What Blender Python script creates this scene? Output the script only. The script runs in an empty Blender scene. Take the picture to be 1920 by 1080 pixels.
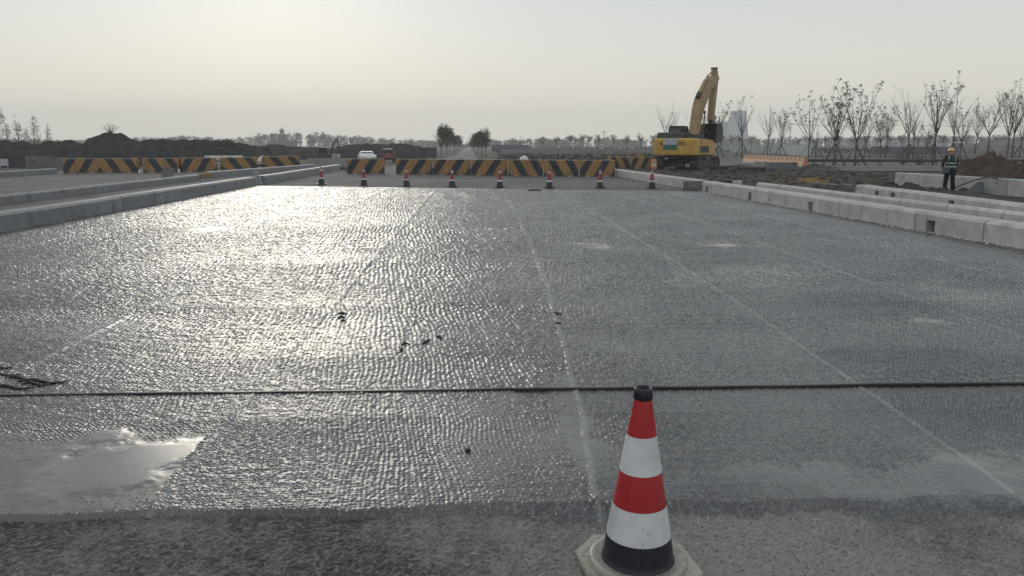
import bpy, math, random
from math import sin, cos, pi, radians, exp, tan, atan
from mathutils import Vector, Matrix, noise as mnoise

# ------------------------------------------------------------------ camera, world, sun, exposure
scene = bpy.context.scene
COL = scene.collection
EYE = 1.70
PITCH = radians(10.7)          # looking down
YAW = radians(2.7)             # turned right of the road axis (+Y)
F = 1420.0                     # focal length in pixels of the 1920 wide photograph
cam_d = bpy.data.cameras.new('camera'); cam = bpy.data.objects.new('camera', cam_d); COL.objects.link(cam)
cam.location = (0, 0, EYE)
cam.rotation_euler = (pi / 2 - PITCH, 0, -YAW)
cam_d.sensor_width = 36; cam_d.lens = 36 * F / 1920
cam_d.clip_start = 0.1; cam_d.clip_end = 6000
scene.camera = cam
scene.view_settings.view_transform = 'Standard'
scene.view_settings.look = 'None'
scene.view_settings.gamma = 1
scene.view_settings.use_curve_mapping = False
scene.view_settings.exposure = 0.36
scene.cycles.volume_bounces = 2
scene.cycles.max_bounces = 8
scene.cycles.caustics_reflective = False
scene.cycles.caustics_refractive = False

SUN_AZ = radians(-14)          # from +Y, negative is to the left
SUN_EL = radians(13.5)
world = bpy.data.worlds.new('World'); scene.world = world; world.use_nodes = True
wn = world.node_tree.nodes; wl = world.node_tree.links; wn.clear()
sky = wn.new('ShaderNodeTexSky'); sky.sky_type = 'NISHITA'; sky.sun_disc = False
VEIL_AMOUNT = 0.965
sky.sun_elevation = SUN_EL; sky.sun_rotation = SUN_AZ
sky.air_density = 1.0; sky.dust_density = 7.0; sky.ozone_density = 1.0; sky.altitude = 20
hs = wn.new('ShaderNodeHueSaturation'); hs.inputs['Saturation'].default_value = 0.55
bg = wn.new('ShaderNodeBackground'); bg.inputs['Strength'].default_value = 0.081
wo = wn.new('ShaderNodeOutputWorld')
# thin high overcast: the clear sky is veiled evenly, a little warmer towards the horizon
wtc = wn.new('ShaderNodeTexCoord'); wsep = wn.new('ShaderNodeSeparateXYZ'); wl.new(wtc.outputs['Generated'], wsep.inputs[0])
veil = wn.new('ShaderNodeValToRGB'); wl.new(wsep.outputs[2], veil.inputs[0])
VEIL = [(0.0, (9.8, 9.25, 7.8)), (0.07, (8.6, 8.25, 7.25)), (0.19, (6.3, 6.8, 6.9)), (0.5, (6.0, 6.45, 6.9)), (1.0, (4.6, 5.1, 5.8))]
er = veil.color_ramp.elements
while len(er) < len(VEIL): er.new(.5)
for e_, (ps, cc) in zip(er, VEIL): e_.position = ps; e_.color = (cc[0] / 10, cc[1] / 10, cc[2] / 10, 1)
vs10 = wn.new('ShaderNodeVectorMath'); vs10.operation = 'SCALE'; vs10.inputs['Scale'].default_value = 10; wl.new(veil.outputs[0], vs10.inputs[0])
wmix = wn.new('ShaderNodeMix'); wmix.data_type = 'RGBA'; wmix.inputs[0].default_value = VEIL_AMOUNT
wl.new(sky.outputs[0], hs.inputs['Color']); wl.new(hs.outputs[0], wmix.inputs[6]); wl.new(vs10.outputs[0], wmix.inputs[7]); wl.new(wmix.outputs[2], bg.inputs[0]); wl.new(bg.outputs[0], wo.inputs[0])
sd = bpy.data.lights.new('sun', 'SUN'); sun = bpy.data.objects.new('sun', sd); COL.objects.link(sun)
sd.energy = 0.5; sd.angle = radians(18); sd.color = (1.0, 0.92, 0.80)
sdir = Vector((sin(SUN_AZ) * cos(SUN_EL), cos(SUN_AZ) * cos(SUN_EL), sin(SUN_EL)))
sun.rotation_euler = sdir.to_track_quat('Z', 'Y').to_euler()
HAZE_DENSITY = 0.0008

R = random.Random(7)

# ------------------------------------------------------------------ helpers
def P(px, py, z=0.0):
    """spot on the level z that the survey of the photograph gives for pixel px, py"""
    x = (px - 960) / F; y = -(py - 540) / F
    fy, fz = cos(PITCH) + y * sin(PITCH), -sin(PITCH) + y * cos(PITCH)
    t = (z - EYE) / fz
    X, Y = x * t, fy * t
    return Vector((X * cos(YAW) + Y * sin(YAW), -X * sin(YAW) + Y * cos(YAW), z))

def A(px, d, z=0.0):
    """spot at distance d (along the view) in the direction of column px"""
    X = (px - 960) / F * d * cos(PITCH)
    Y = d
    return Vector((X * cos(YAW) + Y * sin(YAW), -X * sin(YAW) + Y * cos(YAW), z))

def height_at(py, d):
    """height of the thing seen at row py at distance d"""
    return EYE - d * tan(PITCH + atan((py - 540) / F))

def lin(r, g, b):
    f = lambda c: (c / 255 / 12.92) if c / 255 <= 0.04045 else ((c / 255 + 0.055) / 1.055) ** 2.4
    return (f(r), f(g), f(b), 1)

class MB:
    def __init__(s): s.v = []; s.f = []; s.m = []; s.sm = []
    def add(s, vs, fs, mi=0, smooth=False, M=None):
        o = len(s.v)
        for p in vs:
            s.v.append(tuple(M @ Vector(p)) if M is not None else tuple(p))
        for f in fs:
            s.f.append(tuple(i + o for i in f)); s.m.append(mi); s.sm.append(smooth)
        return s
    def box(s, c, d, mi=0, rz=0, M=None, taper=0.0):
        hx, hy, hz = d[0] / 2, d[1] / 2, d[2] / 2
        k = 1 - taper
        vs = [(-hx, -hy, -hz), (hx, -hy, -hz), (hx, hy, -hz), (-hx, hy, -hz), (-hx * k, -hy * k, hz), (hx * k, -hy * k, hz), (hx * k, hy * k, hz), (-hx * k, hy * k, hz)]
        MM = Matrix.Translation(c) @ Matrix.Rotation(rz, 4, 'Z')
        if M is not None: MM = M @ MM
        return s.add(vs, [(0, 3, 2, 1), (4, 5, 6, 7), (0, 1, 5, 4), (1, 2, 6, 5), (2, 3, 7, 6), (3, 0, 4, 7)], mi, False, MM)
    def prism(s, poly, x0, x1, mi=0, M=None, ax='x', smooth=False):
        """poly in (a,b) extruded along ax from x0 to x1; ax x: (y,z)  y: (x,z)  z: (x,y)"""
        n = len(poly)
        def mk(t, a, b): return {'x': (t, a, b), 'y': (a, t, b), 'z': (a, b, t)}[ax]
        vs = [mk(x0, *p) for p in poly] + [mk(x1, *p) for p in poly]
        fs = [(i, (i + 1) % n, n + (i + 1) % n, n + i) for i in range(n)]
        fs += [tuple(range(n - 1, -1, -1)), tuple(range(n, 2 * n))]
        return s.add(vs, fs, mi, smooth, M)
    def tube(s, p0, p1, r0, r1=None, n=8, mi=0, M=None, caps=True, smooth=True):
        p0 = Vector(p0); p1 = Vector(p1); r1 = r0 if r1 is None else r1
        d = (p1 - p0)
        if d.length < 1e-6: return s
        q = d.to_track_quat('Z', 'Y')
        vs = []
        for p, r in ((p0, r0), (p1, r1)):
            for i in range(n):
                a = 2 * pi * i / n
                vs.append(p + q @ Vector((r * cos(a), r * sin(a), 0)))
        fs = [(i, (i + 1) % n, n + (i + 1) % n, n + i) for i in range(n)]
        s.add(vs, fs, mi, smooth, M)
        if caps: s.add(vs, [tuple(range(n - 1, -1, -1)), tuple(range(n, 2 * n))], mi, False, M)
        return s
    def path(s, pts, rad, n=6, mi=0, M=None):
        pts = [Vector(p) for p in pts]; vs = []
        rr = rad if isinstance(rad, (list, tuple)) else [rad] * len(pts)
        for k, p in enumerate(pts):
            d = (pts[min(k + 1, len(pts) - 1)] - pts[max(k - 1, 0)])
            q = d.to_track_quat('Z', 'Y')
            for i in range(n):
                a = 2 * pi * i / n
                vs.append(p + q @ Vector((rr[k] * cos(a), rr[k] * sin(a), 0)))
        fs = []
        for k in range(len(pts) - 1):
            for i in range(n):
                fs.append((k * n + i, k * n + (i + 1) % n, (k + 1) * n + (i + 1) % n, (k + 1) * n + i))
        fs += [tuple(range(n - 1, -1, -1)), tuple(range((len(pts) - 1) * n, len(pts) * n))]
        return s.add(vs, fs, mi, True, M)
    def lathe(s, prof, n=32, mi=0, M=None, close=False, smooth=True):
        vs = []
        for r, z in prof:
            for i in range(n):
                a = 2 * pi * i / n
                vs.append((r * cos(a), r * sin(a), z))
        fs = []
        for k in range(len(prof) - 1):
            for i in range(n):
                fs.append((k * n + i, k * n + (i + 1) % n, (k + 1) * n + (i + 1) % n, (k + 1) * n + i))
        if close: fs += [tuple(range(n - 1, -1, -1)), tuple(range((len(prof) - 1) * n, len(prof) * n))]
        return s.add(vs, fs, mi, smooth, M)
    def mesh(s, name, mats):
        me = bpy.data.meshes.new(name); me.from_pydata(s.v, [], s.f)
        for m in (mats if isinstance(mats, (list, tuple)) else [mats]): me.materials.append(m)
        me.polygons.foreach_set('material_index', s.m); me.polygons.foreach_set('use_smooth', s.sm)
        me.update(); return me
    def build(s, name, mats, parent=None, loc=None, rz=0):
        return link(name, s.mesh(name, mats), parent, loc, rz)

def link(name, me, parent=None, loc=None, rz=0):
    o = bpy.data.objects.new(name, me); COL.objects.link(o)
    if parent is not None: o.parent = parent
    if loc is not None: o.location = loc
    if rz: o.rotation_euler = (0, 0, rz)
    return o

def tag(o, label=None, cat=None, group=None, kind=None):
    if label: o['label'] = label
    if cat: o['category'] = cat
    if group: o['group'] = group
    if kind: o['kind'] = kind
    return o

def empty(name, loc, rz, label, cat, group=None):
    o = bpy.data.objects.new(name, None); COL.objects.link(o); o.empty_display_size = .2
    o.location = loc; o.rotation_euler = (0, 0, rz)
    return tag(o, label, cat, group)

def copy_tree(o, loc, rz=0, label=None, group=None, scale=None):
    c = o.copy(); COL.objects.link(c); c.location = loc; c.rotation_euler = (0, 0, rz)
    if label: c['label'] = label
    if group: c['group'] = group
    if scale: c.scale = (scale,) * 3
    for ch in list(o.children):
        d = ch.copy(); COL.objects.link(d); d.parent = c
        for g in list(ch.children):
            e = g.copy(); COL.objects.link(e); e.parent = d
    return c

def fbm(x, y, z=0, o=4): return mnoise.fractal(Vector((x, y, z)), 1.0, 2.0, o)

# ------------------------------------------------------------------ node helper and materials
class G:
    def __init__(s, name):
        s.mat = bpy.data.materials.new(name); s.mat.use_nodes = True
        s.t = s.mat.node_tree; s.n = s.t.nodes; s.l = s.t.links
        s.n.clear()
        s.out = s.n.new('ShaderNodeOutputMaterial'); s.b = s.n.new('ShaderNodeBsdfPrincipled')
        s.l.new(s.b.outputs[0], s.out.inputs[0])
        s.tc = s.n.new('ShaderNodeTexCoord')
    def put(s, sock, v):
        if hasattr(v, 'is_output'): s.l.new(v, sock)
        else: sock.default_value = v
    def m(s, op, a, b=None, c=None, clamp=False):
        n = s.n.new('ShaderNodeMath'); n.operation = op; n.use_clamp = clamp
        for i, v in enumerate((a, b, c)):
            if v is not None: s.put(n.inputs[i], v)
        return n.outputs[0]
    def sep(s, v):
        n = s.n.new('ShaderNodeSeparateXYZ'); s.l.new(v, n.inputs[0]); return n.outputs
    def comb(s, x, y, z=0.0):
        n = s.n.new('ShaderNodeCombineXYZ')
        for i, v in enumerate((x, y, z)): s.put(n.inputs[i], v)
        return n.outputs[0]
    def noise(s, vec, scale, detail=3, rough=.55, dim='3D', dist=0.0):
        n = s.n.new('ShaderNodeTexNoise'); n.noise_dimensions = dim
        if vec is not None: s.l.new(vec, n.inputs['Vector'])
        n.inputs['Scale'].default_value = scale; n.inputs['Detail'].default_value = detail
        n.inputs['Roughness'].default_value = rough; n.inputs['Distortion'].default_value = dist
        return n.outputs[0]
    def vor(s, vec, scale, rnd=1.0, feature='F1', dim='3D', out=0):
        n = s.n.new('ShaderNodeTexVoronoi'); n.voronoi_dimensions = dim; n.feature = feature
        s.l.new(vec, n.inputs['Vector']); n.inputs['Scale'].default_value = scale; n.inputs['Randomness'].default_value = rnd
        return n.outputs[out]
    def ss(s, v, a, b, lo=0.0, hi=1.0):
        n = s.n.new('ShaderNodeMapRange'); n.interpolation_type = 'SMOOTHSTEP'
        s.put(n.inputs[0], v); s.put(n.inputs[1], a); s.put(n.inputs[2], b); s.put(n.inputs[3], lo); s.put(n.inputs[4], hi)
        return n.outputs[0]
    def mix(s, f, a, b, typ='MIX'):
        n = s.n.new('ShaderNodeMix'); n.data_type = 'RGBA'; n.blend_type = typ
        s.put(n.inputs[0], f); s.put(n.inputs[6], a); s.put(n.inputs[7], b)
        return n.outputs[2]
    def bump(s, h, strength=.5, dist=.01, normal=None):
        n = s.n.new('ShaderNodeBump'); n.inputs['Strength'].default_value = strength; n.inputs['Distance'].default_value = dist
        s.l.new(h, n.inputs['Height'])
        if normal is not None: s.l.new(normal, n.inputs['Normal'])
        return n.outputs[0]
    def set(s, **k):
        nm = dict(col='Base Color', rough='Roughness', metal='Metallic', spec='Specular IOR Level', nor='Normal', ior='IOR', coat='Coat Weight', coatr='Coat Roughness', alpha='Alpha', trans='Transmission Weight')
        for a, v in k.items(): s.put(s.b.inputs[nm[a]], v)
        return s.mat

def rnd_vec(g):
    """object coordinates shifted per object so copies do not repeat"""
    oi = g.n.new('ShaderNodeObjectInfo')
    v = g.n.new('ShaderNodeVectorMath'); v.operation = 'ADD'
    k = g.m('MULTIPLY', oi.outputs['Random'], 37.0)
    g.l.new(g.tc.outputs['Object'], v.inputs[0]); g.l.new(g.comb(k, k, k), v.inputs[1])
    return v.outputs[0], oi.outputs['Random']

def c4(c): return c if len(c) == 4 else (*c, 1)
def sc(c, k): return (min(c[0] * k, 1), min(c[1] * k, 1), min(c[2] * k, 1), 1)

def pm(name, col, rough=.8, var=.3, scale=6, bump=.3, bd=.01, bs=60, spec=.35, metal=0.0, dirt=None, dirt_amt=.5, per=.15):
    g = G(name); v, r = rnd_vec(g); col = c4(col)
    n1 = g.noise(v, scale, 5, .6)
    c = g.mix(g.ss(n1, .3, .7), sc(col, 1 - var), sc(col, 1 + var))
    c = g.mix(g.m('MULTIPLY', r, per * 2), c, sc(col, .55), 'MIX')
    if dirt:
        n2 = g.noise(v, scale * .6, 6, .7, dist=.4)
        c = g.mix(g.ss(n2, .62 - dirt_amt * .25, .8 - dirt_amt * .25), c, c4(dirt))
    nb = g.noise(v, bs, 4, .6)
    return g.set(col=c, rough=g.m('ADD', rough - .1, g.m('MULTIPLY', n1, .2)), spec=spec, metal=metal, nor=g.bump(nb, bump, bd))

M = {}
M['concrete'] = pm('kerb concrete', (.35, .345, .335), .85, .16, 3, .35, .006, 45, .25, dirt=(.24, .23, .21), dirt_amt=.35)
M['concrete_shaded'] = pm('shade toned kerb concrete', (.22, .235, .25), .55, .16, 3, .3, .005, 45, .5, dirt=(.11, .115, .12), dirt_amt=.35)  # shade of the left kerbs put into a darker, bluer concrete colour
M['concrete_pale'] = pm('pale precast concrete', (.50, .49, .465), .85, .14, 3, .35, .006, 45, .25, dirt=(.28, .265, .24), dirt_amt=.3)
M['concrete_dark'] = pm('weathered grey concrete', (.17, .175, .175), .85, .2, 3, .35, .006, 45, .25, dirt=(.1, .09, .08))
M['hole_shade'] = pm('drain opening shade', (.022, .022, .022), .95, .2, spec=.05)
M['steel_dark'] = pm('dark oily steel', (.03, .03, .032), .5, .4, 5, .3, .004, 40, .4, dirt=(.10, .085, .065), dirt_amt=.4)
M['rubber'] = pm('black rubber', (.015, .015, .017), .42, .3, 9, .2, .003, 60, .45)
M['bark'] = pm('grey bark', (.10, .092, .083), .9, .35, 10, .6, .01, 40, .15)
M['bark_far'] = pm('dull bark', (.075, .07, .06), .9, .3, 4, 0, .01, 40, .1)
M['pole'] = pm('weathered prop timber', (.075, .07, .065), .9, .3, 10, .3, .01, 40, .15)
M['leaf'] = pm('dull green leaf', (.062, .068, .045), .6, .5, 2, 0, .01, 40, .3)
M['leaf_brown'] = pm('olive brown leaf', (.062, .060, .034), .7, .4, 2, 0, .01, 40, .25)
M['leaf_green'] = pm('mid green leaf', (.05, .068, .034), .7, .4, 2, 0, .01, 40, .25)
M['leaf_pink'] = pm('reddish leaf', (.11, .055, .05), .7, .4, 2, 0, .01, 40, .25)
M['far_veg'] = pm('far foliage', (.055, .068, .042), .9, .45, .06, 0, .01, 40, .1)
M['yellow'] = pm('yellow machine paint', (.53, .32, .06), .45, .12, 2, .08, .004, 20, .45, dirt=(.30, .20, .07), dirt_amt=.35)
M['tan_paint'] = pm('weathered boom paint', (.36, .25, .125), .55, .16, 2, .1, .004, 20, .4, dirt=(.24, .17, .08), dirt_amt=.4)
M['hood'] = pm('dark green grey hood paint', (.028, .045, .042), .5, .25, 3, .1, .004, 20, .4)
M['glass'] = pm('dark window glass', (.02, .025, .028), .08, .1, 2, 0, .004, 20, .6)
M['white'] = pm('white paint', (.72, .72, .70), .4, .06, 3, .05, .004, 20, .4, dirt=(.5, .48, .44), dirt_amt=.2)
M['red'] = pm('red paint', (.26, .055, .045), .5, .2, 3, .1, .004, 20, .4)
M['orange'] = pm('faded orange plastic', (.52, .245, .125), .6, .1, 3, .1, .004, 20, .35, dirt=(.45, .25, .14), dirt_amt=.3)
M['orange_white'] = pm('faded white plastic', (.66, .55, .43), .6, .1, 3, .1, .004, 20, .35, dirt=(.5, .33, .2), dirt_amt=.3)
M['wood'] = pm('yellow formwork plank', (.38, .25, .09), .8, .2, 4, .3, .01, 30, .2)
M['blue'] = pm('blue hoarding', (.095, .105, .135), .6, .15, 1, 0, .004, 20, .3)
M['green'] = pm('green mesh sheet', (.05, .16, .12), .7, .2, 3, .2, .004, 30, .2)
M['fence'] = pm('pale green site fence', (.33, .40, .38), .6, .12, 1, 0, .004, 20, .3)
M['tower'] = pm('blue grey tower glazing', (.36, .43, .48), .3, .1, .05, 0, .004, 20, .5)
M['galv'] = pm('galvanised steel', (.35, .36, .37), .5, .15, 3, .1, .004, 20, .4, metal=.5)
M['poster'] = pm('printed notice board', (.42, .44, .50), .5, .5, 14, .0, .004, 20, .4)
M['skin'] = pm('skin', (.32, .19, .13), .6, .1, 8, .1, .003, 60, .4)
M['trousers'] = pm('black work trousers', (.012, .012, .015), .85, .3, 12, .5, .01, 50, .2)
M['jacket'] = pm('dark blue sweatshirt', (.022, .024, .035), .85, .3, 12, .5, .01, 50, .2)
M['vest'] = pm('dark green safety vest', (.016, .06, .05), .8, .3, 12, .5, .01, 50, .2)
M['reflect'] = pm('grey reflective tape', (.40, .43, .42), .4, .1, 10, .2, .003, 60, .5)
M['helmet'] = pm('yellow hard hat plastic', (.72, .55, .22), .35, .05, 5, .05, .003, 40, .5)
M['bag'] = pm('grey canvas bag', (.10, .11, .11), .9, .25, 8, .4, .01, 60, .15)
M['sheet_grey'] = pm('blue grey sheet', (.12, .14, .155), .6, .15, 4, .1, .004, 20, .3)
M['text'] = pm('black lettering', (.015, .015, .015), .5, .1)
M['text_red'] = pm('dark red lettering', (.22, .05, .03), .5, .1)

def mat_soil(name, c0, c1, sc0=1.5, bd=.05, bs=9):
    g = G(name); v = g.tc.outputs['Object']
    n1 = g.noise(v, sc0, 6, .65); n2 = g.noise(v, sc0 * .12, 4, .6)
    c = g.mix(g.ss(g.m('ADD', g.m('MULTIPLY', n1, .6), g.m('MULTIPLY', n2, .4)), .35, .65), c4(c0), c4(c1))
    return g.set(col=c, rough=.95, spec=.12, nor=g.bump(g.noise(v, bs, 6, .7), .8, bd))
M['soil'] = mat_soil('dark turned soil', (.050, .042, .036), (.115, .092, .074))
M['soil_red'] = mat_soil('reddish heap soil', (.048, .034, .026), (.105, .070, .050))
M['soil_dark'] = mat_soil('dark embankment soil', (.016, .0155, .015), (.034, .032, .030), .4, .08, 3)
M['soil_pale'] = mat_soil('pale graded earth', (.11, .105, .095), (.19, .18, .16), .3, .05, 3)

def mat_ground():
    g = G('open ground'); v = g.tc.outputs['Object']
    n1 = g.noise(v, .035, 5, .6); n2 = g.noise(v, .6, 5, .65)
    f = g.m('ADD', g.m('MULTIPLY', n1, .65), g.m('MULTIPLY', n2, .35))
    c = g.mix(g.ss(f, .38, .52), (.070, .062, .052, 1), (.12, .112, .095, 1))
    c = g.mix(g.ss(f, .52, .62), c, (.075, .085, .05, 1))
    return g.set(col=c, rough=.95, spec=.1, nor=g.bump(g.noise(v, 2.5, 5, .7), .6, .08))
M['ground'] = mat_ground()

def mat_road(name, ca, cb, joints=True):
    g = G(name); v = g.tc.outputs['Object']; x, y, z = g.sep(v)
    n1 = g.noise(v, .25, 5, .6); n2 = g.noise(g.comb(g.m('MULTIPLY', x, .5), g.m('MULTIPLY', y, 2.0)), .35, 5, .65); n3 = g.noise(v, 25, 3, .6)
    f = g.m('ADD', g.m('ADD', g.m('MULTIPLY', n1, .45), g.m('MULTIPLY', n2, .4)), g.m('MULTIPLY', n3, .15))
    c = g.mix(g.ss(f, .38, .64), c4(ca), c4(cb))
    return g.set(col=c, rough=g.ss(n2, .35, .65, .8, .95), spec=.2, nor=g.bump(n3, .35, .008))
M['road'] = mat_road('approach concrete', (.10, .10, .098), (.165, .162, .155))
M['road_left'] = mat_road('side road concrete', (.12, .112, .102), (.175, .163, .148))
M['road_far'] = mat_road('far road', (.15, .15, .14), (.23, .23, .215))

# --- wet milled deck: relief of tooth marks drowned to a varying level by the shining film
SEAMS = [(-7.7, 0), (-5.6, 0), (-3.5, .0), (-1.55, .0), (1.05, .5), (3.05, .45), (5.05, .3), (7.0, .2)]
PUDDLES = [  # x, y, rx, ry, depth
    (P(215, 868), .62, .50, .62), (P(30, 895), .95, .75, .60), (P(1730, 905), 1.15, .24, .50), (P(1900, 890), .35, .4, .45),
    (P(1120, 460), .42, .50, .6), (P(1345, 460), .42, .3, .6), (P(385, 430), .42, .40, .6), (P(1000, 520), 1.0, 1.2, .2),
    (P(960, 830), .55, .7, .28), (P(1080, 800), .14, .9, .40), (P(1740, 602), .22, .16, .4), (P(215, 600), .8, .8, .18), (P(760, 620), 1.0, .9, .08),
    (P(1850, 560), 1.4, .8, .15), (P(1420, 520), 1.2, 1.2, .25), (P(1540, 830), .8, .5, .10)]
def mat_deck():
    g = G('wet milled waterproof deck'); v = g.tc.outputs['Object']; x, y, z = g.sep(v)
    def att(n):
        a = g.n.new('ShaderNodeAttribute'); a.attribute_name = n; return a.outputs['Fac']
    film, seam, deep, mud = att('film'), att('seam'), att('deep'), att('mud')
    fine = g.noise(v, 130, 3, .65); pat = g.noise(v, .7, 4, .6)
    col = g.mix(g.ss(pat, .35, .65), (.064, .064, .064, 1), (.128, .126, .121, 1))
    col = g.mix(g.m('MULTIPLY', seam, .75), col, (.235, .235, .225, 1))
    # silty smears that dried on the film
    silt = g.m('MULTIPLY', g.ss(g.noise(g.comb(g.m('MULTIPLY', x, .8), y, 0.0), .55, 5, .65), .54, .70), .45)
    col = g.mix(silt, col, (.13, .13, .127, 1))
    col = g.mix(mud, col, (.12, .113, .10, 1)); silt = g.m('MAXIMUM', silt, g.m('MULTIPLY', mud, 1.6))
    rough = g.m('ADD', g.m('SUBTRACT', g.m('SUBTRACT', .28, g.m('MULTIPLY', film, .02)), g.m('MULTIPLY', deep, .18)), g.m('MULTIPLY', silt, .12))
    return g.set(col=col, rough=rough, spec=.5, ior=1.62, nor=g.bump(fine, .35, .003))
M['deck'] = mat_deck()

def mat_fore():
    g = G('fibrous dry concrete'); v = g.tc.outputs['Object']; x, y, z = g.sep(v)
    at = g.n.new('ShaderNodeAttribute'); at.attribute_name = 'strand'; st = at.outputs['Fac']
    n1 = g.noise(v, 1.1, 5, .6); f2 = g.noise(v, 75, 4, .7); n3 = g.noise(v, 9, 4, .65)
    gx = g.ss(x, -.9, .9)          # the right part is dustier, tracked with pale cement
    k = g.m('ADD', g.m('ADD', g.m('MULTIPLY', n1, .7), g.m('MULTIPLY', n3, .3)), g.m('MULTIPLY', gx, .22))
    c = g.mix(g.ss(k, .44, .78), (.038, .036, .034, 1), (.235, .22, .195, 1))
    c = g.mix(g.m('MULTIPLY', g.ss(st, .60, .84), .45), c, (.30, .29, .27, 1))
    c = g.mix(g.m('MULTIPLY', g.ss(f2, .54, .64), .75), c, (.022, .022, .022, 1))
    return g.set(col=c, rough=.75, spec=.35, nor=g.bump(f2, .5, .004))
M['fore'] = mat_fore()

def mat_stripe(d, ph=0.0):
    g = G('black and yellow barrier paint'); v, r = rnd_vec(g); x, y, z = g.sep(g.tc.outputs['Object'])
    wv = g.m('MULTIPLY', g.m('SUBTRACT', g.noise(v, 4, 3), .5), .03)
    t = g.m('FRACT', g.m('ADD', g.m('DIVIDE', g.m('ADD', g.m('SUBTRACT', x, g.m('MULTIPLY', z, .62 * d)), wv), 1.02), 10.27 + ph))
    blk = g.m('MULTIPLY', g.ss(t, .02, .03), g.ss(t, .46, .47, 1.0, 0.0))
    n = g.noise(v, 2.5, 5, .65)
    ye = g.mix(g.ss(n, .3, .7), (.235, .128, .042, 1), (.32, .185, .068, 1))
    bl = g.mix(g.ss(n, .3, .7), (.012, .016, .024, 1), (.030, .036, .046, 1))
    c = g.mix(blk, ye, bl)
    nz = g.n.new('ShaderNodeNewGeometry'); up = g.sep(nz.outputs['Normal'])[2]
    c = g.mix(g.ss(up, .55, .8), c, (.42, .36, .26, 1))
    c = g.mix(g.m('MULTIPLY', g.ss(g.noise(v, 6, 5, .75, dist=.6), .56, .70), .55), c, (.17, .145, .11, 1))
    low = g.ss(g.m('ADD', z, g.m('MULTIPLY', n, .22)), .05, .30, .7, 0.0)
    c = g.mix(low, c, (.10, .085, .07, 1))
    return g.set(col=c, rough=.65, spec=.35, nor=g.bump(g.noise(v, 30, 4), .25, .006))
M['stripe_r'] = mat_stripe(1); M['stripe_l'] = mat_stripe(-1)

def mat_band(name, col, scuff, amt):
    g = G(name); v, r = rnd_vec(g)
    n = g.noise(v, 9, 5, .7, dist=.5); n2 = g.noise(v, 45, 4, .7)
    c = g.mix(g.ss(g.noise(v, 4, 4), .3, .7), sc(col, .85), sc(col, 1.1))
    x, y, z = g.sep(g.tc.outputs['Object'])
    k = g.m('ADD', g.m('ADD', g.m('MULTIPLY', n, .55), g.m('MULTIPLY', n2, .45)), g.m('MULTIPLY', g.m('SUBTRACT', .30, z), .22))
    c = g.mix(g.ss(k, .645 - amt, .68 - amt), c, c4(scuff))
    c = g.mix(g.m('MULTIPLY', g.ss(g.noise(v, 2.2, 5, .7), .45, .7), .25), c, sc(scuff, .8))
    sp = g.m('MULTIPLY', g.ss(g.noise(v, 48, 3, .6), .645, .69), g.ss(z, .50, .16))
    c = g.mix(g.m('MULTIPLY', sp, .6), c, sc(scuff, .7))
    return g.set(col=c, rough=g.ss(n2, .3, .7, .32, .5), spec=.45, nor=g.bump(n2, .12, .003))
M['cone_red'] = mat_band('red cone film', (.42, .016, .02, 1), (.45, .28, .24), .0)
M['cone_white'] = mat_band('white cone film', (.64, .65, .66, 1), (.15, .145, .14), .035)
M['cone_black'] = mat_band('black cone rubber', (.012, .015, .024, 1), (.05, .048, .046), .04)
M['cone_base'] = mat_band('dusty rubber base', (.34, .31, .255, 1), (.20, .18, .15), .05)

# ------------------------------------------------------------------ setting: ground, roads, deck
def gz(x, y):
    z = -0.12
    # shallow hollow behind the barriers on the left of the distant road
    z -= .42 * exp(-((x + 17) / 15) ** 2 - ((y - 96) / 26) ** 2)
    if y > 150: z += .5 * min(1, (y - 150) / 400) * fbm(x * .006, y * .006)
    return z
def grid_axis(lo, hi, c, near, step):
    vals = [c]; s = step; v = c
    while v < hi:
        v += s; vals.append(min(v, hi))
        if abs(v - c) > near: s *= 1.22
    s = step; v = c
    while v > lo:
        v -= s; vals.insert(0, max(v, lo))
        if abs(v - c) > near: s *= 1.22
    return vals
def heightfield(name, xs, ys, fz, mat, kind='structure', smooth=True):
    b = MB(); nx = len(xs)
    vs = [(x, y, fz(x, y)) for y in ys for x in xs]
    fs = [(j * nx + i, j * nx + i + 1, (j + 1) * nx + i + 1, (j + 1) * nx + i) for j in range(len(ys) - 1) for i in range(nx - 1)]
    b.add(vs, fs, 0, smooth); o = b.build(name, mat)
    if kind: o['kind'] = kind
    return o
heightfield('ground', grid_axis(-1000, 1000, 0, 70, 4), grid_axis(-60, 1250, 60, 90, 4), gz, M['ground'])

def sheet(name, pts, z, mat, n=1):
    b = MB(); b.add([(p[0], p[1], z) for p in pts], [tuple(range(len(pts)))]); o = b.build(name, mat); o['kind'] = 'structure'; return o
# approach slab beyond the deck, side road on the left, road to the trees
LX, RX = -9.33, 8.55
farL, farR = P(484, 348), P(1322, 359)
sheet('approach_road', [(-13.3, 26), (9.2, 26), (9.2, 33), (8.6, 36), (8.2, 62), (-13.3, 62)], -.022, M['road'])
sheet('side_road', [(-25.1, 6), (-13.3, 6), (-13.3, 62), (-30, 70), (-30, 44), (-25.1, 44)], -.026, M['road_left'])
sheet('median_strip', [(-13.3, 6), (-9.5, 6), (-9.5, 26), (-13.3, 26)], -.03, M['road_left'])
sheet('far_road', [(-7, 62.2), (1, 62.2), A(890, 120)[:2], A(884, 700)[:2], A(876, 700)[:2], A(852, 120)[:2]], -.02, M['road_far'])
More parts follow.
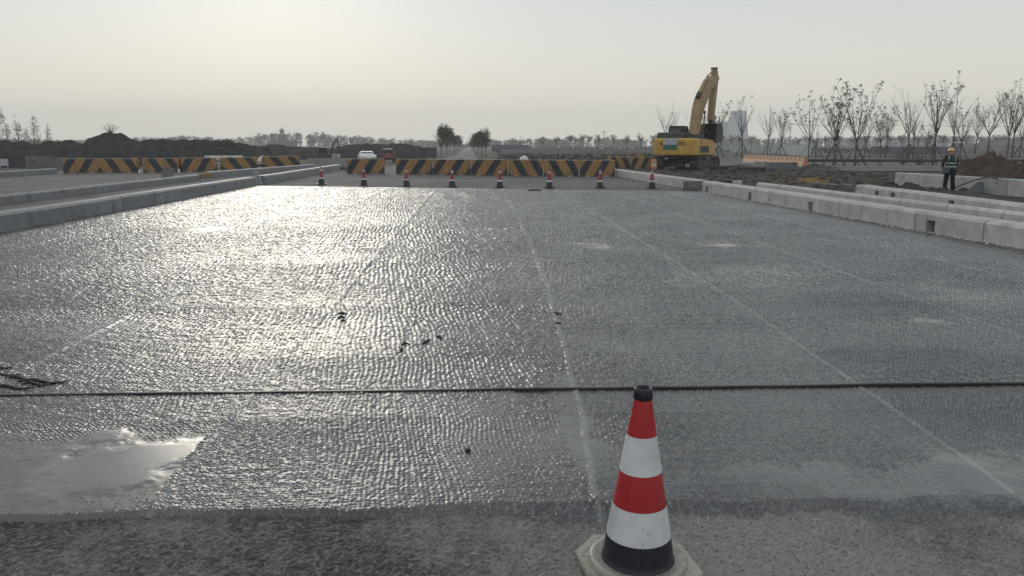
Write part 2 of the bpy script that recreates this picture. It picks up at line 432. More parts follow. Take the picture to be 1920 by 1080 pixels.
# deck with a rolled lip at its near edge
EDGE = [(-400, 968, 972), (0, 964, 970), (230, 960, 966), (420, 958, 975), (560, 955, 968), (650, 956, 975), (780, 950, 992), (860, 946, 984), (960, 944, 998), (1080, 942, 1012), (1250, 938, 985), (1400, 936, 965), (1600, 934, 968), (1750, 932, 985), (1920, 930, 1000), (2300, 926, 990)]
ex = [(P(a, b).x, P(a, b).y, P(a, c, -.035).y) for a, b, c in EDGE]
def edge_at(x, k):
    for i in range(len(ex) - 1):
        if x <= ex[i + 1][0] or i == len(ex) - 2:
            t = max(0, min(1, (x - ex[i][0]) / (ex[i + 1][0] - ex[i][0])))
            t = t * t * (3 - 2 * t)
            return ex[i][k] * (1 - t) + ex[i + 1][k] * t
import numpy as np
def n_hash(ix, iy, k):
    h = (ix.astype(np.int64) * 374761393 + iy.astype(np.int64) * 668265263 + k * 1274126177) & 0xffffffff
    h = ((h ^ (h >> 13)) * 1274126177) & 0xffffffff
    return ((h ^ (h >> 16)) & 0xffffff) / float(0xffffff)
def n_val(x, y, k=0):
    ix, iy = np.floor(x), np.floor(y); fx, fy = x - ix, y - iy
    fx = fx * fx * (3 - 2 * fx); fy = fy * fy * (3 - 2 * fy)
    a, b_, c, d = n_hash(ix, iy, k), n_hash(ix + 1, iy, k), n_hash(ix, iy + 1, k), n_hash(ix + 1, iy + 1, k)
    return (a * (1 - fx) + b_ * fx) * (1 - fy) + (c * (1 - fx) + d * fx) * fy
def n_fbm(x, y, o=4, k=0):
    r = 0; a = .5; t = 0
    for i in range(o):
        r = r + a * n_val(x * 2 ** i + i * 17.3, y * 2 ** i - i * 9.1, k + i); t += a; a *= .5
    return r / t
def n_step(v, a, b_):
    t = np.clip((v - a) / (b_ - a), 0, 1); return t * t * (3 - 2 * t)
def n_cells(x, y, jit, k):
    """rounded tooth marks on a jittered grid: 1 on each top, 0 in the gaps"""
    ix, iy = np.floor(x), np.floor(y); best = np.full(x.shape, 9.0)
    for dx in (-1, 0, 1):
        for dy in (-1, 0, 1):
            cx, cy = ix + dx, iy + dy
            px = cx + .5 + (n_hash(cx, cy, k) - .5) * jit; py = cy + .5 + (n_hash(cx, cy, k + 1) - .5) * jit
            sz = .75 + .6 * n_hash(cx, cy, k + 2)
            best = np.minimum(best, np.sqrt((x - px) ** 2 + ((y - py) * .85) ** 2) / sz)
    return 1 - n_step(best, .08, .60)
def strip_index(x, y):
    E = np.exp(-(y - 3.0) * .16); sid = np.zeros(x.shape)
    du = np.full(x.shape, 9.0)
    for s_, k in SEAMS:
        u = x + k * E - s_; sid = sid + (u > 0); du = np.where(np.abs(u) < np.abs(du), u, du)
    return sid, du
def marks(x, y, k):
    """tooth marks at coarseness k (the far ones are merged into larger ones of the same steepness)"""
    xw = x + (n_fbm(x * 1.3, y * 1.3, 3, 60) - .5) * .06
    sid, du = strip_index(xw, y)
    sh = (n_hash(sid, sid * 0 + 3, 5) - .5) * .6
    wv = (n_fbm(x * 1.7, y * 1.7, 2, 40) - .5) * .10
    cx = (x + y * sh + wv) * 46.0 / k; cy = (y - x * sh * .4) * 40.0 / k
    dots = n_cells(cx, cy, .40, 10)
    fine = n_fbm(x * 75 / k, y * 75 / k, 3, 20); mid = n_fbm(x * 27 / k, y * 27 / k, 2, 30)
    return .66 * dots + .52 * fine + .20 * mid - .20 * (.5 + .5 * np.cos(cx * 2 * pi))
def relief(x, y, zone):
    """height of the milled deck, how far it is drowned by the shining film, and the lap seams"""
    xw = x + (n_fbm(x * 1.3, y * 1.3, 3, 60) - .5) * .06
    sid, du = strip_index(xw, y)
    ya, yb, k0, k1 = zone
    w = n_step(y, ya, yb); h = .62 + ((marks(x, y, k0) - .62) * (1 - w) + (marks(x, y, k1) - .62) * w) / np.sqrt((1 - w) ** 2 + w ** 2)
    kk = k0 * (1 - w) + k1 * w
    low = n_fbm(x * .45 + 3, y * .45, 4, 70); low2 = n_fbm(x * .9, y * 1.1, 3, 80)
    sh = (n_hash(sid, sid * 0 + 3, 5) - .5)
    rm = n_step(n_fbm(x * .35, y * .3, 2, 95), .46, .62)
    rip = np.sin((y + .45 * x * (1 + sh) + .22 * np.abs(np.sin(x * 1.55)) + .25 * n_fbm(x * .8, y * .8, 2, 96)) * 2 * pi / .19) * rm
    h = h + .055 * rip
    lev = .30 + (low - .5) * .45 + (low2 - .5) * .5
    lev = np.minimum(lev, .62)
    ed = (n_fbm(x * 3.2, y * 3.2, 5, 90) - .5) * 1.5
    for c_, rx, ry, dp in PUDDLES:
        d = np.sqrt(((x - c_.x) / rx) ** 2 + ((y - c_.y) / ry) ** 2)
        b_ = dp * (1 - n_step(d + ed, .55, 1.15))
        if c_.x < -1.5 and c_.y < 4.6: b_ = b_ * (xw < -1.60)
        lev = lev + b_
    mc = P(70, 893); md = np.sqrt(((x - mc.x) / 1.25) ** 2 + ((y - mc.y) / .62) ** 2)
    mud = (1 - n_step(md + ed * .35, .75, 1.1)) * (xw < -1.60)
    lev = np.maximum(lev, .80 * mud)
    core = np.sqrt(((x - P(212, 868).x) / .50) ** 2 + ((y - P(212, 868).y) / .42) ** 2)
    mud = mud * n_step(core + ed * .9, .70, 1.05)
    k = .05; t = np.clip(.5 + .5 * (h - lev) / k, 0, 1)
    hh = h * t + lev * (1 - t) + k * t * (1 - t)
    sm = np.exp(-(du / (.009 + .007 * kk)) ** 2)
    lap = (np.abs(du) < .30) * (du < 0) * n_step(du, -.30, -.0) * .30 / kk + .42 * sm / kk ** .6 * 1.3
    film = 1 - n_step(h - lev, -.02, .10)
    lap = lap * (1 - .93 * n_step(lev, .70, .92))
    return (hh + lap - .55) * .0112 * kk ** .82, film, sm, n_step(lev, .72, .95) * film * (1 - mud), mud
def np_grid(name, Xs, Ys, Zs, mat, attrs=()):
    """one mesh out of one or several height grids, with named point attributes"""
    if not isinstance(Xs, list): Xs, Ys, Zs = [Xs], [Ys], [Zs]; attrs = [(n_, [v_]) for n_, v_ in attrs]
    me = bpy.data.meshes.new(name); co, q, off = [], [], 0
    for X, Y, Z in zip(Xs, Ys, Zs):
        ny, nx = X.shape
        co.append(np.stack([X, Y, Z], -1).reshape(-1, 3))
        i = off + np.arange(ny * nx).reshape(ny, nx); off += ny * nx
        q.append(np.stack([i[:-1, :-1], i[:-1, 1:], i[1:, 1:], i[1:, :-1]], -1).reshape(-1))
    co = np.concatenate(co).astype(np.float32); q = np.concatenate(q).astype(np.int32); nf = len(q) // 4
    me.vertices.add(len(co)); me.vertices.foreach_set('co', co.reshape(-1))
    me.loops.add(nf * 4); me.loops.foreach_set('vertex_index', q)
    me.polygons.add(nf); me.polygons.foreach_set('loop_start', np.arange(nf, dtype=np.int32) * 4)
    me.polygons.foreach_set('use_smooth', np.ones(nf, dtype=bool))
    for an, avs in attrs:
        a = me.attributes.new(an, 'FLOAT', 'POINT'); a.data.foreach_set('value', np.concatenate([np.broadcast_to(v_, x_.shape).reshape(-1) for v_, x_ in zip(avs, Xs)]).astype(np.float32))
    me.update(calc_edges=True); me.materials.append(mat)
    return link(name, me)
def np_edge(x):
    a = np.array(ex); f = lambda c: np.interp(x, a[:, 0], a[:, c])
    return f(1), f(2)
xs = np.concatenate([np.linspace(LX, -4.6, 60)[:-1], np.arange(-4.6, 4.8, .0083), np.linspace(4.8, RX + .5, 50)])
ye, yl = np_edge(xs)
kern = np.hanning(41); kern /= kern.sum(); m0 = (xs > -4.6) & (xs < 4.8)
for arr in (ye, yl):
    t_ = arr[m0]; arr[m0] = np.convolve(np.pad(t_, 20, 'edge'), kern, 'valid')
rg = (n_fbm(xs * 2.6, xs * 0 + 2.2, 5, 150) - .5)
ye = ye + rg * .12; yl = np.minimum(yl + rg * .40 + (n_fbm(xs * 22, xs * 0 + 7, 3, 160) - .5) * .05, ye - .03)
ZY = [4.6, 6.0, 8.0, 11.0, 16.0, 31.0]; ZK = [1.0, 1.3, 1.7, 2.2, 2.9, 3.6, 3.9]; ZW = [4.7, 5.6, 6.9, 8.9, 9.2, 9.2]
deck_parts = []
yf = lambda x: farL.y + (farR.y - farL.y) * (x - farL.x) / (farR.x - farL.x)
for zi in range(6):
    st_ = .0083 * ZK[zi]; w_ = ZW[zi]
    if zi: xs = np.concatenate([np.linspace(LX, max(LX, -w_), 24)[:-1] if w_ < 9.2 else np.array([LX]), np.arange(max(LX + .02, -w_), min(RX + .45, w_), st_), np.linspace(min(RX + .46, w_), RX + .5, 12)[1:]])
    y_lo = ZY[zi - 1] if zi else 2.9
    zone = (y_lo, ZY[zi] if zi < 5 else 40.0, ZK[zi], ZK[zi + 1])
    if zi == 0:
        us = np.concatenate([np.linspace(-1, 0, 60)[:-1], np.linspace(0, 1, 172)])
        U, X = np.meshgrid(us, xs, indexing='ij')
        YE, YL = np.broadcast_to(ye, X.shape), np.broadcast_to(yl, X.shape)
        Y = np.where(U >= 0, YE + U * (ZY[0] - YE), YE + U * np.maximum(YE - YL + .02, .03))
    else:
        n = int((ZY[zi] - y_lo) / (st_ * (1.0 if zi < 5 else 1.1)))
        U, X = np.meshgrid(np.linspace(0, 1, n), xs, indexing='ij')
        Y = y_lo - .004 * zi + U * ((yf(X) if zi == 5 else ZY[zi]) - y_lo)
    hh, film, sm, deep, mud = relief(X, Y, zone)
    drop = 0
    if zi == 0:
        hh = hh * np.where(U < 0, 2.1, 1); drop = np.where(U < 0, -.036 * n_step(-U, 0, 1.05), 0); sm = np.where(U < 0, np.maximum(sm, .75 * n_step(n_fbm(X * 70, Y * 70, 3, 170), .50, .72)) * np.clip(-U * 4, 0, 1), sm); film = np.where(U < 0, film * np.clip(1 + U * 6, 0, 1), film)
    if zi == 5:
        hh = hh * (1 - n_step(U, .985, .995)); hh[-1] = -.05; sm = np.maximum(sm, n_step(U, .988, .992))
    deck_parts.append((X, Y, hh + drop, film, sm, deep, mud))
np_grid('bridge_deck', [q[0] for q in deck_parts], [q[1] for q in deck_parts], [q[2] for q in deck_parts], M['deck'],
        [(nm, [q[i] for q in deck_parts]) for i, nm in ((3, 'film'), (4, 'seam'), (5, 'deep'), (6, 'mud'))])['kind'] = 'structure'
# the dry fibrous concrete before the deck, felted relief modelled where it is close
def felt(x, y):
    r = 0
    for a, k in ((.25, 0), (1.35, 1), (2.4, 2), (.8, 3)):
        u = x * cos(a) + y * sin(a); w = y * cos(a) - x * sin(a)
        w = w + (n_fbm(x * 9, y * 9, 2, 110 + k) - .5) * .05
        r = np.maximum(r, n_fbm(u * 34, w * 150, 2, 120 + k))
    return r
xg = np.concatenate([np.linspace(-12, -2.7, 40)[:-1], np.arange(-2.7, 2.9, .0075), np.linspace(2.9, 12, 40)])
yg = np.concatenate([np.linspace(-3, 2.15, 30)[:-1], np.arange(2.15, 3.5, .0078)])
Yg, Xg = np.meshgrid(yg, xg, indexing='ij')
fl = felt(Xg, Yg); fn = n_fbm(Xg * 70, Yg * 70, 3, 130)
near = ((np.abs(Xg) < 2.9) & (Yg > 2.1))
Zg = -.022 + (n_fbm(Xg * 1.5, Yg * 1.5, 3, 140) - .5) * .012 + np.where(near, (fl - .6) * .012 + (fn - .5) * .014, 0)
np_grid('foreground_concrete', Xg, Yg, Zg, M['fore'], (('strand', fl),))['kind'] = 'structure'
# crumbs of mortar squeezed out along the foot of the right kerb
b = MB()
def crumb(b, c, r):
    vs = [(0, 0, r)] + [(r * 1.2 * cos(i * pi / 2.5) * R.uniform(.6, 1.3), r * 1.2 * sin(i * pi / 2.5) * R.uniform(.6, 1.3), 0) for i in range(5)]
    b.add(vs, [(0, 1 + i, 1 + (i + 1) % 5) for i in range(5)], 0, False, Matrix.Translation(c))
ka, kb = P(1316, 359), P(1920, 468)
for i in range(700):
    t = R.random(); q = ka.lerp(kb, t); crumb(b, (q.x - abs(R.gauss(0, .05)) - .01, q.y + R.uniform(-.05, .05), .0), R.choice((.01, .015, .02, .03)))
o = b.build('mortar_crumbs', M['concrete_pale']); tag(o, kind='stuff')
# loose short fibres lying on the dry concrete
b = MB()
for i in range(500):
    x = R.uniform(-2.4, 2.6); y = R.uniform(2.25, 3.25)
    if y > edge_at(x, 2) - .02: continue
    a = R.uniform(0, pi); L = R.uniform(.012, .04); w = R.uniform(.0006, .0012); k = R.uniform(-.4, .4)
    p = [(x + L * t * cos(a + k * t), y + L * t * sin(a + k * t), -.016 + .006 * R.random()) for t in (0, .5, 1)]
    b.path(p, w, 3)
o = b.build('fibre_litter', M['concrete_pale']); tag(o, kind='stuff')

# ------------------------------------------------------------------ kerbs made of precast blocks
def kerb_meshes(key, L, h, w, mat, hole=(0, .62)):
    prof = lambda z0: [(0, z0), (0, h - .05), (.05, h), (w - .04, h), (w, h - .04), (w, z0)]
    g = .011; za, zb = hole[0] * h, hole[1] * h
    a = MB().prism(prof(-.05), g, L - g)
    c = MB().prism(prof(-.05), g, L * .5 - .13).prism(prof(-.05), L * .5 + .13, L - g).prism(prof(zb), L * .5 - .13, L * .5 + .13)
    if za > 0: c.prism([(0, -.05), (0, za), (w, za), (w, -.05)], L * .5 - .13, L * .5 + .13)
    c.box((L * .5, .17, (za + zb) / 2), (.258, .02, zb - za - .004), 1)  # near-black plate in each drain opening, its colour carries the inner shade
    return a.mesh('kerb_block', [mat, M['hole_shade']]), c.mesh('kerb_block', [mat, M['hole_shade']])
KM = {}
def kerb(p0, p1, h, w, L, mat, label, holes=(), flip=False, z=0.0, group='precast concrete kerbs', hole=(0, .62)):
    """p0 to p1 is the face line; blocks extend to the left of p0>p1 unless flip"""
    p0 = Vector((p0[0], p0[1])); p1 = Vector((p1[0], p1[1]))
    if flip: p0, p1 = p1, p0
    d = p1 - p0; n = max(1, round(d.length / L)); Lr = d.length / n; rz = math.atan2(d.y, d.x)
    root = empty('concrete_kerb', (p0.x, p0.y, z), rz, label, 'kerb', group)
    ms = kerb_meshes('', Lr, h, w, mat, hole)
    for i in range(n):
        hole = any(abs((i + .5) * Lr - s) < Lr * .5 + 1e-6 for s in holes)
        o = link('kerb_block', ms[1 if hole else 0], root, (i * Lr, R.uniform(-.006, .006), R.uniform(-.006, .004)))
        if hole: o['label'] = 'kerb block with a square drain opening at its foot'
    return root
# right: near row against the deck (face towards the deck, body to the right) -> direction p0 (far) to p1 (near) has body on its left
def row_holes(p_far, pxs):
    return [(P(a, b) - Vector((p_far[0], p_far[1], 0))).length for a, b in pxs]
rf, rn = P(1316, 359), P(1920, 468); d = (rn - rf).normalized(); rn2 = rn + d * 5
# body to the right of the deck: travelling from far to near, left-hand side is +X
r1 = kerb(rf, rn2, .385, .46, 1.02, M['concrete_pale'], 'long pale kerb with square drain holes along the right edge of the wet deck', [(P(a, y_) - rf).length for a, y_ in ((1331, 362), (1405, 374), (1517, 394), (1745, 436))])
q0 = P(1419, 342, .44); q1 = P(1920, 400, .44); d = (q1 - q0).normalized(); q2 = q1 + d * 6
kerb(q0, q2, .44, .24, 1.6, M['concrete_pale'], 'mortar stained narrow kerb just behind the kerb with drain holes beside the deck')
q0 = P(1604, 346, .46); q1 = P(1920, 385, .46); d = (q1 - q0).normalized(); q2 = q1 + d * 6
kerb(q0, q2, .46, .42, 1.05, M['concrete_pale'], 'pale kerb with drain openings and a clean square end near the worker', [(P(a, y_, .2) - Vector((q0.x, q0.y, .2))).length for a, y_ in ((1616, 357), (1732, 368), (1907, 390))], hole=(.30, .78))
q0 = P(1677, 347); q1 = P(1925, 368); d = (q1 - q0).normalized()
b_wall = empty('concrete_wall', (q0.x, q0.y, -.05), math.atan2(d.y, d.x), 'pale plain concrete wall behind the worker below the reddish soil heap', 'wall')
for i, (a0, a1, mt) in enumerate(((0, 2.6, 'concrete_pale'), (2.61, 5.0, 'concrete_pale'), (5.01, 6.4, 'concrete'), (6.41, 9.2, 'concrete_pale'), (9.21, 14, 'concrete_pale'))):
    MB().prism([(0, 0), (0, .56), (.03, .59), (.27, .59), (.3, .56), (.3, 0)], a0, a1).build('wall_panel', M[mt], b_wall)
# ledge of the same wall further along
# left: near row against the deck, then the low rows
kerb(P(0, 437) + Vector((0, -7, 0)), P(481, 348), .37, .42, 2.0, M['concrete_shaded'], 'grey kerb in shade along the left edge of the wet deck', ())
kerb(P(497, 345), P(640, 318), .36, .40, 2.0, M['concrete_shaded'], 'grey kerb with a broken near end running on past the left end of the cones', ())
kerb(P(0, 383) + Vector((0, -7, 0)), P(376, 337), .26, .22, 2.0, M['concrete_shaded'], 'low kerb bordering the side road beyond the left edge kerb', ())
kerb(P(392, 334), P(592, 316), .32, .3, 2.0, M['concrete_shaded'], 'low kerb stretch running behind the tilted metal strips on the left', ())
kerb(P(-160, 343), P(109, 325), .30, .4, 2.0, M['concrete_shaded'], 'kerb on the far side of the side road in front of the grey troughs', ())
kerb(P(1310, 356), P(1150, 329), .36, .42, 1.1, M['concrete_pale'], 'bright kerb ending in a grey block beside the excavator', (), flip=True)
p = P(1288, 357); o = MB().prism([(-.3, -.05), (-.3, .32), (-.27, .35), (.27, .35), (.3, .32), (.3, -.05)], -.42, .42).build('end_block', M['concrete_dark'], None, (p.x + .35, p.y + .25, 0), radians(-15))
tag(o, 'grey concrete end block closing the bright kerb by the deck corner', 'block')

# ------------------------------------------------------------------ black strip across the deck
sl, sr = P(-140, 744), P(1005, 731)
def strip(p0, p1, label, z0):
    p0 = Vector((p0.x, p0.y, 0)); p1 = Vector((p1.x, p1.y, 0)); d = p1 - p0
    n = 24; b = MB(); 
    prof = [(-.017, z0), (-.016, z0 + .012), (-.009, z0 + .017), (.009, z0 + .017), (.016, z0 + .012), (.017, z0)]
    k = len(prof); vs = []
    for i in range(n + 1):
        t = i / n; wz = .004 * fbm(t * 9, z0 * 100); wy = .010 * fbm(t * 5, 3 + z0 * 90)
        for a, c in prof: vs.append((t * d.length, a + wy, c + (wz if c > z0 else 0)))
    fs = [(i * k + j, (i + 1) * k + j, (i + 1) * k + (j + 1) % k, i * k + (j + 1) % k) for i in range(n) for j in range(k)]
    fs += [tuple(range(k)), tuple(range(n * k + k - 1, n * k - 1, -1))]
    b.add(vs, fs, 0); o = b.build('rubber_strip', M['rubber'], None, (p0.x, p0.y, 0), math.atan2(d.y, d.x))
    return tag(o, label, 'strip', 'black rubber strips across the deck')
strip(sl, sr, 'black rubber strip lying across the deck from the left to mid-deck', -.004)
strip(P(962, 733), P(2040, 720), 'black rubber strip lying across the deck behind the big cone', .004)
# torn scraps and scratches lying about
def scrap(pts, w, label):
    b = MB(); pp = [P(a, y_) for a, y_ in pts]
    pp = [Vector((p.x, p.y, .006 + .006 * (i % 2))) for i, p in enumerate(pp)]
    o0 = pp[0].copy(); b.path([q - o0 for q in pp], [w * .4] + [w] * (len(pp) - 2) + [w * .3], 5)
    o = b.build('membrane_scrap', M['rubber'], None, o0); tag(o, label, 'scrap', 'black scraps of torn membrane')
scrap([(750, 646), (751, 652), (753, 657), (752, 659)], .016, 'short upright black scrap at the left of the torn pieces mid-deck')
scrap([(752, 648), (760, 645), (768, 647)], .013, 'thin black scrap beside the short upright one mid-deck')
scrap([(792, 646), (800, 642), (806, 637)], .016, 'black curled scrap between two others left of the middle seam')
scrap([(818, 632), (824, 633), (829, 637)], .016, 'rightmost small black scrap of the torn trail mid-deck')
scrap([(634, 589), (642, 588), (650, 590)], .016, 'upper black stroke of the three short cuts left of mid-deck')
scrap([(632, 597), (640, 595), (648, 597)], .014, 'middle black stroke of the three short cuts left of mid-deck')
scrap([(638, 603), (645, 602), (649, 604)], .013, 'lowest black stroke of the three short cuts left of mid-deck')
scrap([(1033, 587), (1041, 589), (1053, 591)], .015, 'black bent scrap lying on the middle seam')
scrap([(1040, 609), (1046, 607), (1052, 608)], .011, 'tiny black scrap just below the bent one on the middle seam')
for i, (y0, x0, x1) in enumerate(((690, -30, 26), (703, -40, 40), (711, 5, 74), (717, 30, 128), (728, -20, 66), (722, 40, 95))):
    scrap([(x0, y0), ((x0 * 2 + x1) / 3, y0 - 3), ((x0 + 2 * x1) / 3, y0 + 3), (x1, y0 + 1)], .012, ['topmost', 'second', 'third', 'longest', 'lowest', 'shortest'][i] + ' black scratch-like strand at the left end of the strip')
o = MB().lathe([(.0, .022), (.011, .02), (.017, .009), (.015, 0)], 9).build('bitumen_lump', M['rubber'], None, P(877, 847)); tag(o, 'small black bitumen lump on the wet deck left of the cone', 'lump')
p = P(1003, 358); o = MB().path([(-.25, 0, .02), (-.1, .02, .035), (.1, 0, .03), (.25, -.03, .015)], .03, 6).build('rubber_scrap', M['rubber'], None, p); tag(o, 'black rubber scrap on the far deck edge between two cones', 'scrap')

# ------------------------------------------------------------------ traffic cones
def make_cone(loc, label, h=.775, n=48, rz=0.0):
    root = empty('traffic_cone', loc, rz, label, 'traffic cone')
    k = h / .775
    rad = lambda z: .149 - (.149 - .034) * (z - .04) / (.735 - .04)
    def band(z0, z1, out=0.0, m=5):
        return [(rad(z0 + (z1 - z0) * i / m) + out, z0 + (z1 - z0) * i / m) for i in range(m + 1)]
    pl = MB(); w = .232; c = .128
    octo = [(-w, -c), (-c, -w), (c, -w), (w, -c), (w, c), (c, w), (-c, w), (-w, c)]
    lay = [(1.0, 0), (1.0, .022), (.975, .030)]
    vs = [(x * s, y * s, z) for s, z in lay for x, y in octo]
    pl.add(vs, [(j * 8 + i, j * 8 + (i + 1) % 8, (j + 1) * 8 + (i + 1) % 8, (j + 1) * 8 + i) for j in range(2) for i in range(8)] + [tuple(range(16, 24)), tuple(range(7, -1, -1))])
    pl.build('base_plate', M['cone_base'], root)
    MB().lathe([(.200, .0305), (.199, .046), (.194, .052), (.178, .052), (.168, .047), (.150, .046)], n).build('base_ring', M['cone_base'], root)
    MB().lathe([(.152, .045), (.149, .052)] + band(.055, .153)).build('cone_foot', M['cone_black'], root)
    for z0, z1, mt, nm in ((.153, .290, 'cone_white', 'reflective_band'), (.290, .432, 'cone_red', 'red_band'), (.432, .583, 'cone_white', 'reflective_band'), (.583, .731, 'cone_red', 'red_band')):
        MB().lathe(band(z0, z1, .0012 if 'white' in mt else 0)).build(nm, M[mt], root)
    MB().lathe([(.0365, .728), (.0395, .732), (.037, .768), (.034, .775), (.027, .775), (.025, .76), (.027, .66), (.0, .655)], n).build('top_collar', M['cone_black'], root)
    return root
make_cone(P(1195, 1062, -.018), 'large red and white traffic cone on an octagonal base close in front', .775, 64, radians(8))
def make_far_cone(loc, label):
    root = empty('traffic_cone', loc, 0, label, 'traffic cone', 'traffic cones in a line at the end of the deck')
    MB().prism([(-.21, -.1), (-.1, -.21), (.1, -.21), (.21, -.1), (.21, .1), (.1, .21), (-.1, .21), (-.21, .1)], 0, .03, 0, None, 'z').build('base_plate', M['cone_black'], root)
    MB().lathe([(.145, .03), (.112, .24)], 20).build('cone_foot', M['cone_black'], root)
    MB().lathe([(.1125, .24), (.103, .30)], 20).build('reflective_band', M['cone_white'], root)
    MB().lathe([(.103, .30), (.056, .58)], 20).build('red_band', M['cone_dull'], root)
    MB().lathe([(.057, .58), (.049, .63)], 20).build('reflective_band', M['cone_white'], root)
    MB().lathe([(.049, .63), (.037, .72)], 20).build('cone_tip', M['cone_pink'], root)
    MB().lathe([(.037, .72), (.035, .755), (.0, .755)], 20).build('top_collar', M['cone_black'], root)
    return root
M['cone_dull'] = mat_band('dull red cone film', (.26, .022, .035, 1), (.3, .2, .18), .0)
M['cone_pink'] = mat_band('faded red cone top', (.30, .13, .135, 1), (.42, .33, .30), .08)
cones = [(603, 345.5, 'leftmost far cone, with a black tip, beside the left kerb'), (682.5, 347, 'far cone in front of the lone striped barrier'), (762, 348.5, 'far cone third from the left, before the first barrier of the long row'),
         (848, 350, 'far cone fourth from the left, in line with the left roadside trees'), (937, 351, 'far cone in the middle, in front of the join where the stripes change direction'),
         (1030, 352, 'far cone third from the right'), (1125, 352, 'far cone before the last barrier of the long row'), (1222, 352.5, 'rightmost far cone, in front of the bright kerb and the orange drum')]
c0 = None
for a, y_, lab in cones:
    if c0 is None: c0 = make_far_cone(P(a, y_), lab)
    else: copy_tree(c0, P(a, y_), R.uniform(0, 1), lab)

# ------------------------------------------------------------------ striped barriers
def barrier_proto(mat):
    prof = [(-.25, .0), (-.25, .10), (-.17, .88), (-.15, .90), (.15, .90), (.17, .88), (.25, .10), (.25, 0)]
    L = 2.06
    a = MB().prism(prof, -L / 2, L / 2).mesh('barrier_block', mat)
    f = MB().box((0, 0, .02), (.24, .56, .045)).mesh('light_gap_pad', M['concrete_pale'])  # pale boxes stand in for light passing beneath the barrier
    l = MB().path([(-.09, 0, .88), (-.08, 0, .95), (0, 0, .975), (.08, 0, .95), (.09, 0, .88)], .012, 6).mesh('lifting_loop', M['steel_dark'])
    t = MB().box((L / 2 + .012, -.02, .62), (.02, .30, .5)).mesh('joint_plate', M['concrete_pale'])
    return a, f, l, t
BP = {'r': barrier_proto(M['stripe_r']), 'l': barrier_proto(M['stripe_l'])}
def barrier(px0, px1, ybase, d_, label, plate=False, yb2=None):
    p0 = P(px0, ybase); p1 = P(px1, yb2 if yb2 else ybase)
    c = (p0 + p1) / 2; d = p1 - p0; L = d.length
    root = empty('striped_barrier', (c.x, c.y, -.022), math.atan2(d.y, d.x) + R.uniform(-.014, .014), label, 'barrier', 'black and yellow concrete barriers')
    k = L / 2.06
    a, f, l, t = BP[d_]
    o = link('barrier_block', a, root); o.scale = (k * .978, 1, 1)
    for s in (-.55, .55):
        q = link('light_gap_pad', f, root); q.location = (s * k, 0, 0)
    for s in (-.5, .5):
        q = link('lifting_loop', l, root); q.location = (s * k, 0, 0)
    if plate:
        q = link('joint_plate', t, root); q.location = ((k - 1) * 1.03, 0, 0)
    return root
barrier(119, 189.5, 324, 'r', 'striped barrier at the left end of the rows, beside the grey troughs', True, 323)
barrier(191, 262, 323, 'l', 'second striped barrier from the left, butted against the end one', False, 323)
barrier(268, 337, 323, 'l', 'striped barrier behind the leaning grey board, stripes sloping down to the right', False, 322)
barrier(338, 406, 322, 'r', 'striped barrier left of the stacked pale pipes, stripes sloping up to the right', False, 320.5)
barrier(416, 482, 320, 'l', 'striped barrier right of the stacked pale pipes', False, 318.5)
barrier(494, 560, 316, 'l', 'striped barrier standing alone behind the left kerbs, furthest back of the left group', False, 314)
barrier(652, 721, 325, 'r', 'lone striped barrier below the white car', False, 325)
barrier(744, 812.5, 326, 'r', 'first striped barrier of the long row, right of the gap', True, 326.3)
barrier(814, 882.5, 327, 'r', 'striped barrier below the left roadside trees', True, 327.3)
barrier(884, 951.5, 328, 'r', 'striped barrier below the right roadside trees', True, 328.3)
barrier(953, 1018.5, 329, 'l', 'striped barrier where the stripes turn to slope down to the right', False, 329.2)
barrier(1019.5, 1085.5, 329.5, 'l', 'striped barrier second from the right end of the long row', True, 329.8)
barrier(1087, 1152.5, 330, 'r', 'last striped barrier of the long row, next to the bright kerb', False, 330)
barrier(1139, 1180, 317, 'l', 'striped barrier half hidden behind the right end of the long row', True, 317)
barrier(1182, 1223, 318, 'r', 'striped barrier just left of the excavator tracks', False, 318)
p = P(1200, 310); o = MB().box((0, 0, .55), (.62, .12, .75)).box((-.2, 0, .1), (.08, .3, .2)).box((.2, 0, .1), (.08, .3, .2)).build('yellow_board', M['wood'], None, p); tag(o, 'plain yellow panel standing behind the barriers left of the excavator', 'panel')
# orange drum
p = P(1226, 320)
r_ = empty('orange_drum', p, 0, 'orange plastic drum with a pale band in front of the excavator tracks', 'drum')
MB().lathe([(.0, 0), (.2, 0), (.19, .3), (.18, .31)], 20).build('lower_body', M['orange'], r_)
MB().lathe([(.182, .31), (.172, .48)], 20).build('pale_band', M['orange_white'], r_)
MB().lathe([(.178, .48), (.16, .72), (.13, .76), (.0, .77)], 20).build('upper_body', M['orange'], r_)

